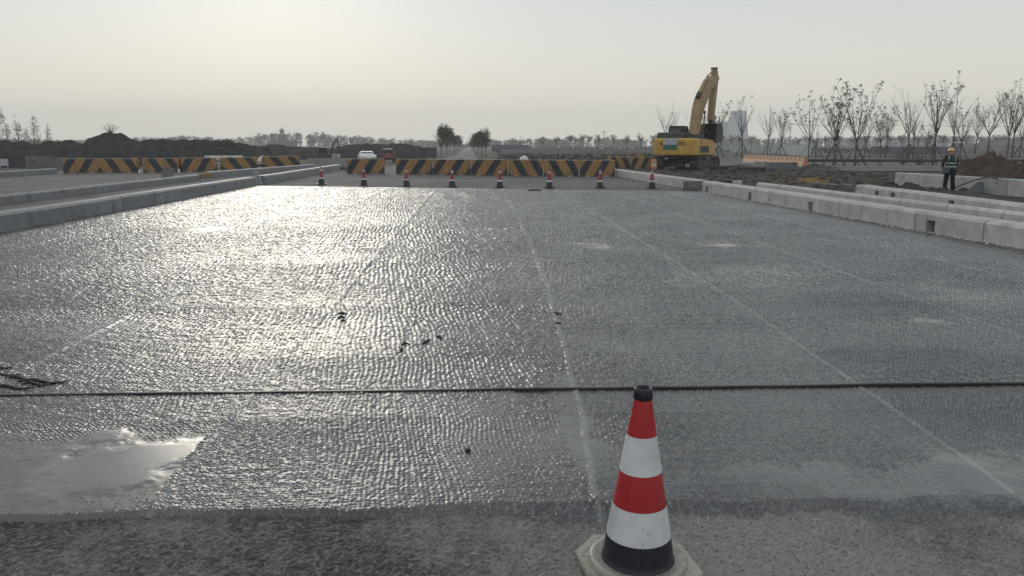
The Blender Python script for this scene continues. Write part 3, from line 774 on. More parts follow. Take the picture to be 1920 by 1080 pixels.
# orange water filled barriers by the road
HL = (P(1511, 311) - P(1397, 303.5)).length / 8 - .03
def water_barrier(p, rz, label):
    root = empty('water_barrier', p, rz, label, 'barrier', 'orange plastic barriers on the far road')
    prof = [(-.27, 0), (-.27, .2), (-.14, .42), (-.11, .78), (.11, .78), (.14, .42), (.27, .2), (.27, 0)]
    MB().prism(prof, -HL, HL).build('barrier_shell', M['orange'], root)
    fr = MB().prism([(-.285, .005), (-.285, .17), (-.27, .19), (-.27, .005)], -HL + .02, HL - .02).build('foot_skirt', M['orange_white'], root)
    for i in range(4):
        x = (-.75 + .5 * i) * HL
        MB().prism([(-.145, .40), (-.165, .40), (-.13, .74), (-.115, .74)], x - .1, x + .1).build('pale_rib', M['orange_white'], root)
    return root
w0 = P(1397, 303.5); w1 = P(1511, 311); dd = (w1 - w0); n = 4
for i in range(n):
    c = w0 + dd * ((i + .5) / n)
    water_barrier((c.x, c.y, -.06), math.atan2(dd.y, dd.x), ['leftmost of the orange plastic barriers, furthest along the far road', 'orange plastic barrier second from the left in its row', 'orange plastic barrier third from the left, with a dark smudge', 'rightmost orange plastic barrier, nearest the heap of rubble'][i])

# ------------------------------------------------------------------ excavator
def excavator(loc, rz):
    root = empty('excavator', loc, rz, 'yellow crawler excavator with raised boom parked on the dark soil', 'excavator')
    # tracks
    def loop(y0, y1, z0, z1, n=8):
        r = (z1 - z0) / 2; zc = (z0 + z1) / 2; pts = []
        for i in range(n + 1):
            a = -pi / 2 + pi * i / n; pts.append((y1 - r + r * cos(a), zc + r * sin(a)))
        for i in range(n + 1):
            a = pi / 2 + pi * i / n; pts.append((y0 + r + r * cos(a), zc + r * sin(a)))
        return pts
    for s in (-1, 1):
        xc = s * 1.28; t = MB(); outer = loop(-2.05, 2.05, 0, .92); inner = loop(-1.98, 1.98, .06, .86); n = len(outer)
        x0, x1 = xc - .3, xc + .3
        vs = [(x0, a, c) for a, c in outer] + [(x1, a, c) for a, c in outer] + [(x0, a, c) for a, c in inner] + [(x1, a, c) for a, c in inner]
        fs = []
        for i in range(n):
            j = (i + 1) % n
            fs += [(i, j, n + j, n + i), (2 * n + j, 2 * n + i, 3 * n + i, 3 * n + j), (j, i, 2 * n + i, 2 * n + j), (n + i, n + j, 3 * n + j, 3 * n + i)]
        t.add(vs, fs)
        tr = t.build('track', M['steel_dark'], root)
        sh = MB()
        for k in range(22):
            y_ = -1.6 + 3.2 * k / 21
            sh.box((xc, y_, .935), (.6, .05, .04)); sh.box((xc, y_, .008), (.6, .05, .03))
        for e in (-1, 1):
            for k in range(7):
                a = -pi / 2 + pi * (k + .5) / 7
                M_ = Matrix.Translation((xc, e * (1.59 + .47 * cos(a)), .46 + .47 * sin(a))) @ Matrix.Rotation(e * a if e > 0 else pi - a, 4, 'X')
                sh.box((0, 0, 0), (.6, .04, .05), 0, 0, M_)
        sh.build('grouser', M['steel_dark'], tr)
        for y_ in (-1.58, 1.58):
            MB().tube((xc - .24, y_, .46), (xc + .24, y_, .46), .37, n=20).build('sprocket', M['steel_dark'], tr)
        fr = MB().prism([(-1.6, .2), (-1.6, .6), (-1.2, .72), (1.2, .72), (1.6, .6), (1.6, .2)], xc - .2, xc + .2).build('track_frame', M['steel_dark'], root)
    MB().prism([(-1.0, .45), (-.8, .85), (.8, .85), (1.0, .45)], -1.1, 1.1).build('cross_frame', M['steel_dark'], root)
    MB().tube((0, 0, .8), (0, 0, 1.06), .66, n=28).build('turntable', M['steel_dark'], root)
    # counterweight with a curved back
    n = 12; poly = [(-1.46, -1.6)]
    for i in range(n + 1):
        a = pi + pi * .5 * 0 + pi * i / n
        x = -1.46 + 2.92 * i / n
        poly.append((x, -2.42 - .26 * (1 - abs(x / 1.46) ** 3.2)))
    poly += [(1.46, -1.6)]
    cw = MB(); m = len(poly)
    lay = [(.97, 1.05), (1.0, 1.14), (1.0, 2.02), (.975, 2.12), (.93, 2.16)]
    vs = [(x * s, -1.6 + (y_ + 1.6) * s, z) for s, z in lay for x, y_ in poly]
    fs = [(j * m + i, j * m + (i + 1) % m, (j + 1) * m + (i + 1) % m, (j + 1) * m + i) for j in range(len(lay) - 1) for i in range(m)]
    fs += [tuple(range((len(lay) - 1) * m, len(lay) * m)), tuple(range(m - 1, -1, -1))]
    cw.add(vs, fs); cwo = cw.build('counterweight', M['yellow'], root)
    # notice board and green sheet hung on the counterweight
    MB().box((-.12, -2.70, 1.93), (.98, .03, .40)).build('notice_board', M['poster'], cwo)
    MB().box((-.15, -2.695, 1.56), (1.0, .02, .33)).build('green_sheet', M['green'], cwo)
    def text(s, size, x, y_, z, mat, parent, rz_=0, nm='lettering'):
        cu = bpy.data.curves.new(nm, 'FONT'); cu.body = s; cu.size = size; cu.extrude = .004; cu.align_x = 'CENTER'; cu.align_y = 'CENTER'; cu.offset = .006
        o = bpy.data.objects.new(nm, cu); COL.objects.link(o); o.parent = parent; o.location = (x, y_, z); o.rotation_euler = (pi / 2, 0, rz_); cu.materials.append(mat); bpy.context.view_layer.update(); me = bpy.data.meshes.new_from_object(o); o2 = link(nm, me, parent, (x, y_, z)); o2.rotation_euler = (pi / 2, 0, rz_); bpy.data.objects.remove(o); return o2
    text('K', .33, -.80, -2.655, 1.80, M['text'], cwo, -.05)
    text('CO', .33, .62, -2.675, 1.80, M['text'], cwo, .03)
    # upper house
    house = MB().prism([(-1.6, 1.08), (-1.6, 2.12), (-.2, 2.12), (1.0, 2.02), (1.35, 1.75), (1.35, 1.08)], .55, 1.42).build('side_housing', M['yellow'], root)
    MB().box((1.428, -.55, 1.42), (.012, 1.5, .44)).build('grille', M['hood'], house)
    for k in range(5):
        MB().box((1.436, -.55, 1.25 + .085 * k), (.012, 1.4, .02)).build('louvre', M['steel_dark'], house)
    for zz, ww in ((1.98, .26), (1.82, .30)):
        MB().box((1.424, -1.18, zz), (.006, ww, .09)).build('print_mark', M['text_red'], house)
    MB().prism([(-1.6, 1.08), (-1.6, 2.12), (-.1, 2.12), (-.1, 1.08)], -1.42, .54).build('engine_housing', M['yellow'], root)
    MB().box((0, .2, 1.02), (2.3, 3.2, .1)).build('revolving_frame', M['steel_dark'], root)
    MB().prism([(-2.15, 2.162), (-2.05, 2.50), (-1.95, 2.55), (-.55, 2.55), (-.45, 2.50), (-.4, 2.122)], -1.38, .42).build('engine_hood', M['hood'], root)
    MB().prism([(-1.55, 2.122), (-1.5, 2.42), (-.6, 2.42), (-.5, 2.122)], .43, 1.36).build('pump_cover', M['hood'], root)
    MB().tube((.25, -1.2, 2.5), (.25, -1.2, 2.86), .055, n=12).build('exhaust_pipe', M['steel_dark'], root)
    # handrail on the right
    MB().path([(1.34, -1.4, 2.12), (1.34, -1.4, 2.62), (1.34, .2, 2.62), (1.34, .5, 2.05)], .022, 6).build('handrail', M['steel_dark'], root)
    # cab, left front
    cab = MB().prism([(-.05, 1.08), (-.05, 2.9), (.05, 2.98), (1.1, 2.98), (1.45, 2.4), (1.6, 1.7), (1.5, 1.08)], -1.44, -.50)
    cabo = cab.build('cab', M['hood'], root)
    MB().box((-.97, -.056, 2.60), (.72, .012, .5)).build('rear_window', M['glass'], cabo)
    MB().prism([(.1, 1.9), (.1, 2.8), (1.0, 2.8), (1.35, 2.35), (1.45, 1.9)], -.499, -.49).build('side_window', M['glass'], cabo)
    MB().box((-.97, .5, 3.0), (.9, 1.1, .05)).build('cab_roof', M['hood'], cabo)
    # boom: side outline in y,z
    boom = [(.25, 1.75), (.10, 2.0), (.35, 3.2), (.62, 4.25), (1.0, 4.95), (2.6, 6.30), (3.75, 6.62), (3.98, 6.52), (3.98, 6.33), (3.75, 6.22), (2.75, 5.62), (1.60, 4.40), (1.22, 3.9), (.85, 2.9), (.62, 1.85)]
    bo = MB().prism(boom, -.08, .52).build('boom', M['tan_paint'], root)
    for s in (-.15, .56):
        MB().tube((s, .95, 1.75), (s, 1.25, 3.05), .085, n=12).tube((s, 1.25, 3.05), (s, 1.42, 3.95), .045, n=10).build('boom_cylinder', M['steel_dark'], root)
    MB().tube((-.17, 1.42, 3.98), (.60, 1.42, 3.98), .10, n=12).build('boom_pin', M['steel_dark'], bo)
    MB().prism([(.95, 4.85), (.75, 5.05), (1.0, 5.35), (1.35, 5.15)], .1, .34).build('cylinder_bracket', M['steel_dark'], bo)
    MB().tube((.22, 1.02, 5.16), (.22, 2.55, 6.52), .095, n=12).tube((.22, 2.55, 6.52), (.22, 3.55, 7.02), .05, n=10).build('stick_cylinder', M['tan_paint'], root)
    for xo in (.0, .44):
        MB().path([(xo, .45, 3.0), (xo, .8, 4.45), (xo, 1.15, 4.98), (xo, 2.6, 6.25)], .018, 5).build('hydraulic_hose', M['rubber'], bo)
    # stick
    st = [(3.62, 7.12), (3.80, 7.16), (4.08, 6.75), (4.15, 6.3), (3.72, 3.55), (3.52, 3.35), (3.30, 3.5), (3.32, 4.6), (3.62, 6.1), (3.58, 6.8)]
    sk = MB().prism(st, .03, .40).build('stick', M['tan_paint'], root)
    MB().tube((.215, 4.25, 6.4), (.215, 4.12, 5.0), .075, n=12).tube((.215, 4.12, 5.0), (.215, 3.98, 3.75), .04, n=10).build('bucket_cylinder', M['steel_dark'], root)
    MB().box((.215, 3.71, 7.13), (.42, .3, .1)).build('stick_head', M['steel_dark'], sk)
    MB().tube((-.03, 3.85, 6.42), (.47, 3.85, 6.42), .11, n=12).build('pivot_pin', M['steel_dark'], sk)
    # bucket linkage and bucket (curled in, open side to the machine)
    MB().prism([(3.95, 3.85), (4.1, 3.75), (3.85, 3.05), (3.65, 3.1)], .06, .12).prism([(3.95, 3.85), (4.1, 3.75), (3.85, 3.05), (3.65, 3.1)], .31, .37).build('bucket_link', M['steel_dark'], root)
    prof = [(3.2, 3.22), (3.95, 3.28), (4.35, 2.9), (4.42, 2.35), (4.1, 1.95), (3.5, 1.86), (3.0, 1.98)]
    bk = MB(); x0, x1 = -.40, .85
    k = len(prof)
    inn = [(3.22, 3.16), (3.92, 3.21), (4.28, 2.87), (4.35, 2.38), (4.07, 2.02), (3.5, 1.93), (3.02, 2.04)]
    bk.prism(prof, x0, x0 + .05).prism(prof, x1 - .05, x1)
    for i in range(k - 1):
        bk.prism([prof[i], prof[i + 1], inn[i + 1], inn[i]], x0 + .05, x1 - .05)
    bo2 = bk.build('bucket', M['steel_dark'], root)
    for i in range(5):
        MB().box((x0 + .12 + i * .25, 2.9, 1.99), (.1, .26, .07)).build('tooth', M['steel_dark'], bo2)
    for xo in (.06, .33):
        MB().prism([(3.3, 3.2), (3.45, 3.6), (3.75, 3.5), (3.95, 3.25)], xo, xo + .05).build('bucket_ear', M['steel_dark'], bo2)
    return root
ec = P(1288, 319.5, -.05)
excavator((ec.x, ec.y, -.02), radians(-38))

# ------------------------------------------------------------------ worker
def worker(loc, rz):
    root = empty('person', loc, rz, 'worker seen from behind in yellow hard hat and dark green reflective vest', 'person')
    me = bpy.data.meshes.new('body')
    J = dict(pelvis=(0, 0, .93), waist=(0, .01, 1.08), chest=(0, .05, 1.28), neckb=(0, .10, 1.44), neck=(0, .135, 1.50), head=(0, .17, 1.58), top=(0, .19, 1.69),
             hipl=(-.09, 0, .88), kneel=(-.125, .03, .48), anklel=(-.15, -.01, .09), toel=(-.17, .15, .04),
             hipr=(.09, 0, .88), kneer=(.12, .03, .48), ankler=(.15, -.02, .09), toer=(.18, .14, .04),
             shl=(-.18, .07, 1.39), ell=(-.27, .10, 1.12), wrl=(-.20, .30, .98), hal=(-.17, .37, .96),
             shr=(.18, .07, 1.39), elr=(.26, .10, 1.12), wrr=(.16, .31, 1.00), har=(.13, .38, .98))
    Rr = dict(pelvis=(.155, .115), waist=(.145, .105), chest=(.17, .115), neckb=(.085, .075), neck=(.055, .058), head=(.078, .092), top=(.06, .07), hip=(.092, .095), knee=(.064, .066), ankle=(.05, .052), toe=(.04, .03), sh=(.07, .07), el=(.052, .052), wr=(.036, .034), ha=(.040, .026))
    keys = list(J); idx = {k: i for i, k in enumerate(keys)}
    E_ = [('pelvis', 'waist'), ('waist', 'chest'), ('chest', 'neckb'), ('neckb', 'neck'), ('neck', 'head'), ('head', 'top')]
    for s in 'lr':
        E_ += [('pelvis', 'hip' + s), ('hip' + s, 'knee' + s), ('knee' + s, 'ankle' + s), ('ankle' + s, 'toe' + s), ('chest', 'sh' + s), ('sh' + s, 'el' + s), ('el' + s, 'wr' + s), ('wr' + s, 'ha' + s)]
    fing = {}
    V = [J[k] for k in keys]; Ed = [(idx[a], idx[c]) for a, c in E_]
    me.from_pydata(V, Ed, [])
    o = bpy.data.objects.new('body', me); COL.objects.link(o)
    sk = o.modifiers.new('skin', 'SKIN'); sk.use_smooth_shade = True
    for i, k in enumerate(keys):
        kk = k if k in Rr else k[:-1]
        me.skin_vertices[0].data[i].radius = Rr[kk]
        me.skin_vertices[0].data[i].use_root = (k == 'pelvis')
    ss = o.modifiers.new('sub', 'SUBSURF'); ss.levels = 2; ss.render_levels = 2
    dg = bpy.context.evaluated_depsgraph_get(); ev = o.evaluated_get(dg)
    m2 = bpy.data.meshes.new_from_object(ev); o.modifiers.clear(); o.data = m2; o.parent = root
    m2.materials.clear()
    for k in ('skin', 'trousers', 'jacket', 'rubber'): m2.materials.append(M[k])
    for p in m2.polygons:
        c = p.center; p.use_smooth = True
        if c.z > 1.475: p.material_index = 0
        elif c.y > .275 and c.z > .9: p.material_index = 0
        elif c.z > .96: p.material_index = 2
        elif c.z > .10: p.material_index = 1
        else: p.material_index = 3
    # fingers on both hands, curled round the hose
    for s, sx in (('l', -1), ('r', 1)):
        h = Vector(J['ha' + s])
        hb = MB()
        for i in range(4):
            q = h + Vector((sx * (-.024 + .016 * i), .0, .012 - .012 * i * .2))
            L = (.07, .08, .076, .06)[i] / .08
            hb.path([q, q + Vector((0, .035 * L, .006)), q + Vector((-sx * .004, .055 * L, -.018)), q + Vector((-sx * .006, .045 * L, -.042))], [.0085, .0082, .0078, .006], 6)
        q = h + Vector((-sx * .03, -.02, .0)); hb.path([q, q + Vector((-sx * .022, .02, -.004)), q + Vector((-sx * .026, .045, -.018))], [.010, .009, .007], 6)
        hb.build('hand_fingers', M['skin'], o)
    # vest as a shell round the torso
    secs = [(.90, .195, .150, .0), (1.0, .188, .146, .005), (1.1, .182, .142, .02), (1.2, .190, .148, .04), (1.3, .197, .150, .055), (1.38, .185, .135, .075), (1.43, .135, .105, .09), (1.46, .09, .085, .10)]
    vb = MB(); n = 28; vs = []
    for z, a, c, yo in secs:
        for i in range(n):
            t = 2 * pi * i / n; fx = cos(t); fy = sin(t)
            kx = math.copysign(abs(fx) ** .8, fx); ky = math.copysign(abs(fy) ** .8, fy)
            w = .006 * sin(5 * t + z * 30)
            vs.append((kx * (a + w), ky * (c + w) + yo, z))
    vb.add(vs, [(j * n + i, j * n + (i + 1) % n, (j + 1) * n + (i + 1) % n, (j + 1) * n + i) for j in range(len(secs) - 1) for i in range(n)], 0, True)
    vo = vb.build('safety_vest', M['vest'], root)
    def ring(z0, z1, e):
        def sec(z):
            for k in range(len(secs) - 1):
                if secs[k][0] <= z <= secs[k + 1][0]:
                    t = (z - secs[k][0]) / (secs[k + 1][0] - secs[k][0]); return [secs[k][q] * (1 - t) + secs[k + 1][q] * t for q in (1, 2, 3)]
        vs = []
        for z in (z0, z1):
            a, c, yo = sec(z)
            for i in range(n):
                t = 2 * pi * i / n; fx = cos(t); fy = sin(t); w = .006 * sin(5 * t + z * 30) + e
                vs.append((math.copysign(abs(fx) ** .8, fx) * (a + w), math.copysign(abs(fy) ** .8, fy) * (c + w) + yo, z))
        MB().add(vs, [(i, (i + 1) % n, n + (i + 1) % n, n + i) for i in range(n)], 0, True).build('reflective_band', M['reflect'], vo)
    ring(1.00, 1.045, .004); ring(1.13, 1.175, .004)
    for sx in (-1, 1):
        MB().path([(sx * .12, -.105, 1.18), (sx * .125, -.110, 1.30), (sx * .12, -.075, 1.385), (sx * .105, -.01, 1.44)], .018, 6).build('reflective_brace', M['reflect'], vo)
    # trouser legs: slightly loose cloth over the legs
    for s, sx in (('l', -1), ('r', 1)):
        hp, kn, an = Vector(J['hip' + s]), Vector(J['knee' + s]), Vector(J['ankle' + s])
        MB().path([hp + Vector((0, 0, .06)), hp * .6 + kn * .4, kn, kn * .5 + an * .5, an + Vector((0, 0, .03))], [.112, .102, .084, .080, .076], 14).build('trouser_leg', M['trousers'], root)
    # hard hat, tilted forward with the head
    Mh = Matrix.Translation((0, .175, 1.615)) @ Matrix.Rotation(radians(-14), 4, 'X')
    hat = MB().lathe([(.138, -.012), (.140, -.004), (.118, .006), (.116, .04), (.100, .085), (.068, .118), (.03, .130), (.0, .132)], 26, 0, Mh).build('hard_hat', M['helmet'], root)
    MB().prism([(.10, -.008), (.19, -.028), (.19, -.020), (.10, .004)], -.085, .085, 0, Mh).build('hat_brim', M['helmet'], hat)
    MB().path([(0, -.10, .07), (0, -.05, .125), (0, .05, .132), (0, .10, .08)], .014, 6, 0, Mh).build('hat_ridge', M['helmet'], hat)
    return root
wp = P(1778, 358.5)
worker((wp.x, wp.y, -.06), radians(-16)).scale = (.95, .95, .95)
# bag slung at the worker's hip
ca, sa = cos(radians(-16)), sin(radians(-16))
def wl_(x, y, z): return (wp.x + x * ca - y * sa, wp.y + x * sa + y * ca, -.06 + z)
o = empty('shoulder_bag', wl_(-.20, -.15, .72), radians(-16), 'grey canvas bag hanging at the left hip of the worker', 'bag'); o.scale = (.82, .82, .82)
MB().prism([(-.07, .02), (-.075, .18), (-.06, .26), (.05, .26), (.065, .18), (.06, .0)], -.13, .13).build('bag_body', M['bag'], o)
MB().prism([(-.085, .12), (-.07, .275), (.05, .275), (.05, .262), (-.062, .262), (-.076, .12)], -.135, .135).build('bag_flap', M['bag'], o)
MB().path([(-.1, .0, .26), (.03, .03, .52), (.2, .1, .72), (.36, .2, .74), (.42, .32, .70)], .012, 5).build('strap', M['bag'], o)
# hose
hp = [wl_(.10, .40, .955), wl_(.25, .30, .6), P(1791, 357, .02), P(1800, 355, .06)]
h2 = [wl_(.13, .10, .0)] + [tuple(A(a_, d_, height_at(y_, d_))) for a_, y_, d_ in ((1802, 351, 27.0), (1818, 344, 26.9), (1834, 338, 26.8), (1850, 333.5, 26.8), (1864, 333, 26.9), (1880, 335, 27.1), (1893, 338, 27.3))]
o = MB().path([Vector(p) for p in h2], .022, 8).build('water_hose', M['rubber']); tag(o, 'black hose arching up from the feet of the worker over the wall', 'hose')
# thin dark triangular sheet slanting against the wall behind the worker
q = P(1822, 360)
o = MB().prism([(0, 0), (.95, 0), (.62, .45), (.40, .42)], -.012, .012, 0, Matrix.Rotation(radians(-18), 4, 'X'), 'y').build('dark_triangle', M['sheet_grey'], None, (q.x - .45, q.y - .22, -.05), radians(-19)); tag(o, 'dark grey triangular sheet slanting against the pale wall right of the worker', 'board')

# ------------------------------------------------------------------ soil field, heaps, clods, blocks on the right
def soil_z(x, y):
    e = min(1, max(0, (x - 9.6) / 1.2)) * min(1, max(0, (y - 24) / 4)) * min(1, max(0, (60 - y) / 3))
    return -.10 + e * (.10 + .10 * fbm(x * .5, y * .5, 3) + .12 * max(0, fbm(x * 1.6, y * 1.6, 1, 5)))
heightfield('soil_field', [8.9 + .16 * i for i in range(100)], [17 + .22 * i for i in range(200)], soil_z, M['soil'])
b = MB()
def lump(b, c, r, sq=.7, seed=0, n=7):
    vs = [(0, 0, r * sq)]
    for j, (rr, zz) in enumerate(((.72, .6), (1.0, .1), (.8, -.4))):
        for i in range(n):
            a = 2 * pi * i / n + j * .3; k = r * rr * (1 + .5 * mnoise.noise(Vector((cos(a) * 2 + seed, sin(a) * 2, j * 1.7 + seed))))
            vs.append((k * cos(a), k * sin(a), r * zz * sq))
    fs = [(0, 1 + i, 1 + (i + 1) % n) for i in range(n)]
    for j in range(2):
        for i in range(n): fs.append((1 + j * n + i, 1 + (j + 1) * n + i, 1 + (j + 1) * n + (i + 1) % n, 1 + j * n + (i + 1) % n))
    b.add(vs, fs, 0, False, Matrix.Translation(c))
for i in range(1500):
    x = R.uniform(9.9, 23.5); y = R.uniform(27, 57); r = R.choice((.03, .05, .05, .07, .10, .14)) * R.uniform(.7, 1.2)
    lump(b, (x, y, soil_z(x, y) + r * .1), r, .7, i)
o = b.build('soil_clods', M['soil']); tag(o, kind='stuff')
def heap(px, d, w, hgt, dep, mat, label, name='soil_heap', seed=0, base=-.12, rz=0):
    c = A(px, d, base); b = MB(); n = 34
    def fz(u, v):
        r = math.hypot(u, v) * (1 + .30 * fbm(u * 1.3 + seed, v * 1.3, 8, 3)); k = min(.84, max(0, 1 - r)) ** .75 * 1.08
        return hgt * k * (1 + .28 * fbm(u * 2.2, v * 2.2, seed)) + .13 * hgt * fbm(u * 6, v * 6, seed + 3) * min(1, k * 4)
    vs = [((i / n * 2 - 1) * w, (j / n * 2 - 1) * dep, fz(i / n * 2 - 1, j / n * 2 - 1) - .03) for j in range(n + 1) for i in range(n + 1)]
    b.add(vs, [(j * (n + 1) + i, j * (n + 1) + i + 1, (j + 1) * (n + 1) + i + 1, (j + 1) * (n + 1) + i) for j in range(n) for i in range(n)], 0, True)
    o = b.build(name, mat, None, c, rz); return tag(o, label, 'soil heap', 'heaps of dug soil')
heap(1864, 40, 2.2, 1.42, 2.0, M['soil_red'], 'reddish brown soil heap right of the worker', seed=1)
heap(1945, 37, 1.6, 1.15, 1.6, M['soil_red'], 'reddish soil heap cut by the right edge of the view', seed=5)
heap(1712, 29.5, .75, .42, .5, M['soil'], 'small dark soil heap behind the kerb with drain openings', seed=8)
heap(1536, 58, 2.0, .42, 1.2, M['soil'], 'low rubble heap beside the rightmost orange plastic barrier', seed=9)
heap(1395, 57, 2.4, .40, 1.2, M['soil'], 'flat soil heap behind the dark slabs right of the excavator', seed=12)
# blocks and slabs
def block(px, py, dims, mat, label, rz=0, name='concrete_block', group=None, cat='block', z=0.0):
    p = P(px, py); x, y, h = dims
    b = MB(); e = .02
    b.prism([(-y / 2, 0), (-y / 2, h - e), (-y / 2 + e, h), (y / 2 - e, h), (y / 2, h - e), (y / 2, 0)], -x / 2, x / 2)
    o = b.build(name, mat, None, (p.x, p.y + y / 2, z), rz); return tag(o, label, cat, group)
gp = 'loose concrete blocks in the soil'
block(1531, 357, (.50, .35, .28), M['concrete_dark'], 'first loose block left of the rounded kerb end, furthest left of four', .1, group=gp)
block(1552, 358, (.50, .35, .27), M['concrete_dark'], 'second of four loose blocks behind the stained kerb', .05, group=gp)
block(1571, 359, (.46, .35, .25), M['concrete_dark'], 'third of four loose blocks behind the stained kerb', .0, group=gp)
block(1590, 360, (.50, .35, .27), M['concrete_dark'], 'loose block touching the rounded kerb end', .06, group=gp)
block(1469, 318, (2.0, .8, .50), M['concrete_dark'], 'large dark grey slab lying below the orange plastic barriers', -.1, 'concrete_slab', cat='slab')
block(1428, 313, (.9, .6, .42), M['concrete'], 'pale concrete block left of the large dark slab', -.1)
block(1412, 322, (1.7, .7, .30), M['steel_dark'], 'long dark slab lying on the soil right of the excavator', -.12, 'dark_slab', cat='slab')
block(1450, 321, (.6, .5, .25), M['blue'], 'dark blue bundle lying between the dark slabs', -.1, 'blue_bundle', cat='bundle')
block(1352, 320, (1.1, .7, .32), M['steel_dark'], 'dark slab half buried just right of the excavator tracks', -.2, 'dark_slab', cat='slab')
block(1527, 345, (1.25, .14, .13), M['wood'], 'yellow timber plank lying on the soil', -.15, 'timber_plank', cat='plank', z=.02)
block(1515, 341, (1.0, .12, .16), M['wood'], 'shorter yellow plank behind the other plank on the soil', .05, 'timber_plank', cat='plank', z=.02)
block(1362, 349, (.7, .35, .25), M['steel_dark'], 'black box lying behind the near right kerb', -.1, 'black_box', cat='box')
block(1384, 350, (.35, .3, .24), M['concrete_pale'], 'small pale block behind the near right kerb', -.1)

# far road on the right with its kerb and low pipe rail
def quad_strip(name, pa, pb, pc, pd, z, mat): return sheet(name, [pa[:2], pb[:2], pc[:2], pd[:2]], z, mat)
quad_strip('cross_road', P(1290, 320), P(2300, 318), P(2300, 299), P(1290, 300), -.06, M['road'])
k0, k1 = P(1540, 313), P(2080, 315); dd = k1 - k0
ro = empty('road_edge_kerb', (k0.x, k0.y, -.1), math.atan2(dd.y, dd.x), 'low pale kerb edging the far road behind the worker', 'kerb')
n = int(dd.length / 2)
km = MB().box((1, 0, .09), (1.985, .3, .22)).mesh('kerb_block', M['concrete'])
for i in range(n): link('kerb_block', km, ro, (i * 2, 0, 0))
k0, k1 = P(1512, 308.5), P(2100, 309); dd = k1 - k0
ro = empty('pipe_rail', (k0.x, k0.y, -.06), math.atan2(dd.y, dd.x), 'long low dark pipe on splayed legs along the far road', 'rail')
MB().tube((0, 0, .42), (dd.length, 0, .42), .13, n=12).build('pipe', M['steel_dark'], ro)
leg = MB().tube((0, 0, .38), (-.16, 0, 0), .035, n=6).tube((0, 0, .38), (.16, 0, 0), .035, n=6).mesh('leg', M['steel_dark'])
for i in range(int(dd.length / 1.9)): link('leg', leg, ro, (.6 + i * 1.9, 0, 0))
k0, k1 = P(1340, 298.5), P(2080, 298.5); dd = k1 - k0
ro = empty('back_kerb', (k0.x, k0.y, -.1), math.atan2(dd.y, dd.x), 'pale far kerb under the back row of propped trees', 'kerb')
km = MB().box((1.5, 0, .1), (2.985, .3, .26)).mesh('kerb_block', M['concrete'])
for i in range(int(dd.length / 3)): link('kerb_block', km, ro, (i * 3, 0, 0))

# ------------------------------------------------------------------ trees
def leaf_clump(b, c, r, n, rnd, sz=.5, mi=0):
    for i in range(n):
        d = Vector((rnd.gauss(0, 1), rnd.gauss(0, 1), rnd.gauss(0, .8)))
        if d.length < 1e-3: continue
        p = Vector(c) + d.normalized() * r * rnd.random() ** .5
        q = Vector((rnd.uniform(-1, 1), rnd.uniform(-1, 1), rnd.uniform(-1, 1))).normalized()
        u = q.orthogonal().normalized(); v = q.cross(u); s = r * sz * rnd.uniform(.6, 1.2)
        b.add([p - u * s * .5, p + v * s * .3 + q * s * .08, p + u * s * .6, p - v * s * .3 + q * s * .08], [(0, 1, 2, 3)], mi)

def young_tree(H, spread, leafy, seed, mat, clear=.34, nl=6):
    """vase shaped young street tree: returns meshes trunk, branches, leaves"""
    rnd = random.Random(seed); t = MB(); br = MB(); lf = MB()
    hc = H * clear; r0 = .0085 * H + .018
    lean = rnd.uniform(-.02, .02) * H
    t.path([(0, 0, -.05), (lean * .2, .0, hc * .35), (lean * .6, .01, hc * .7), (lean, 0, hc)], [r0 * 1.15, r0, r0 * .92, r0 * .8], 7)
    tips = []
    def grow(p, d, L, r, lvl):
        pts = [p]; rr = [r]; q = p; k = 5 if lvl == 0 else 4
        for i in range(k):
            d = (d + Vector((rnd.gauss(0, .07), rnd.gauss(0, .07), .07 + .02 * lvl))).normalized()
            q = q + d * (L / k); pts.append(q); rr.append(max(r * (1 - .70 * (i + 1) / k), .009))
        br.path(pts, rr, 5 if lvl == 0 else 3)
        tips.append(q)
        if lvl < 2:
            m = (rnd.randint(4, 6) if lvl == 0 else rnd.randint(1, 3))
            for _ in range(m):
                i = rnd.randint(1, k); a = rnd.uniform(0, 2 * pi)
                s = Vector((cos(a), sin(a), rnd.uniform(.1, .7))).normalized()
                grow(pts[i], (d * .75 + s * .62).normalized(), L * rnd.uniform(.35, .6) * (1.15 - .12 * i), rr[i] * .62, lvl + 1)
    base = Vector((lean, 0, hc))
    for i in range(nl):
        a = 2 * pi * i / nl + rnd.uniform(-.4, .4); o = spread * rnd.uniform(.55, 1.15) * (0.25 if i == 0 else 1)
        d = Vector((cos(a) * o, sin(a) * o, 1)).normalized()
        st = base - Vector((0, 0, rnd.uniform(0, hc * .12)))
        grow(st, d, (H - hc) * rnd.uniform(.62, .88), r0 * .52, 0)
    top = max(t_.z for t_ in tips); kz = (H - .1) / top
    for m_ in (t, br): m_.v = [(a_ * (.5 + .5 * kz), c_ * (.5 + .5 * kz), d_ * kz) for a_, c_, d_ in m_.v]
    tips = [Vector((t_.x * (.5 + .5 * kz), t_.y * (.5 + .5 * kz), t_.z * kz)) for t_ in tips]
    k = 0
    for tp in tips:
        if rnd.random() < leafy:
            k += 1; leaf_clump(lf, tp + Vector((0, 0, -.03)), .165 * rnd.uniform(.6, 1.3), 9, rnd, .85)
            if rnd.random() < .3: leaf_clump(lf, tp - Vector((rnd.uniform(-.3, .3), rnd.uniform(-.3, .3), rnd.uniform(.2, .6))), .12, 6, rnd, .85)
    return t.mesh('trunk', M['bark']), br.mesh('branches', M['bark']), (lf.mesh('leaves', mat) if k else None)
pole_m = {}
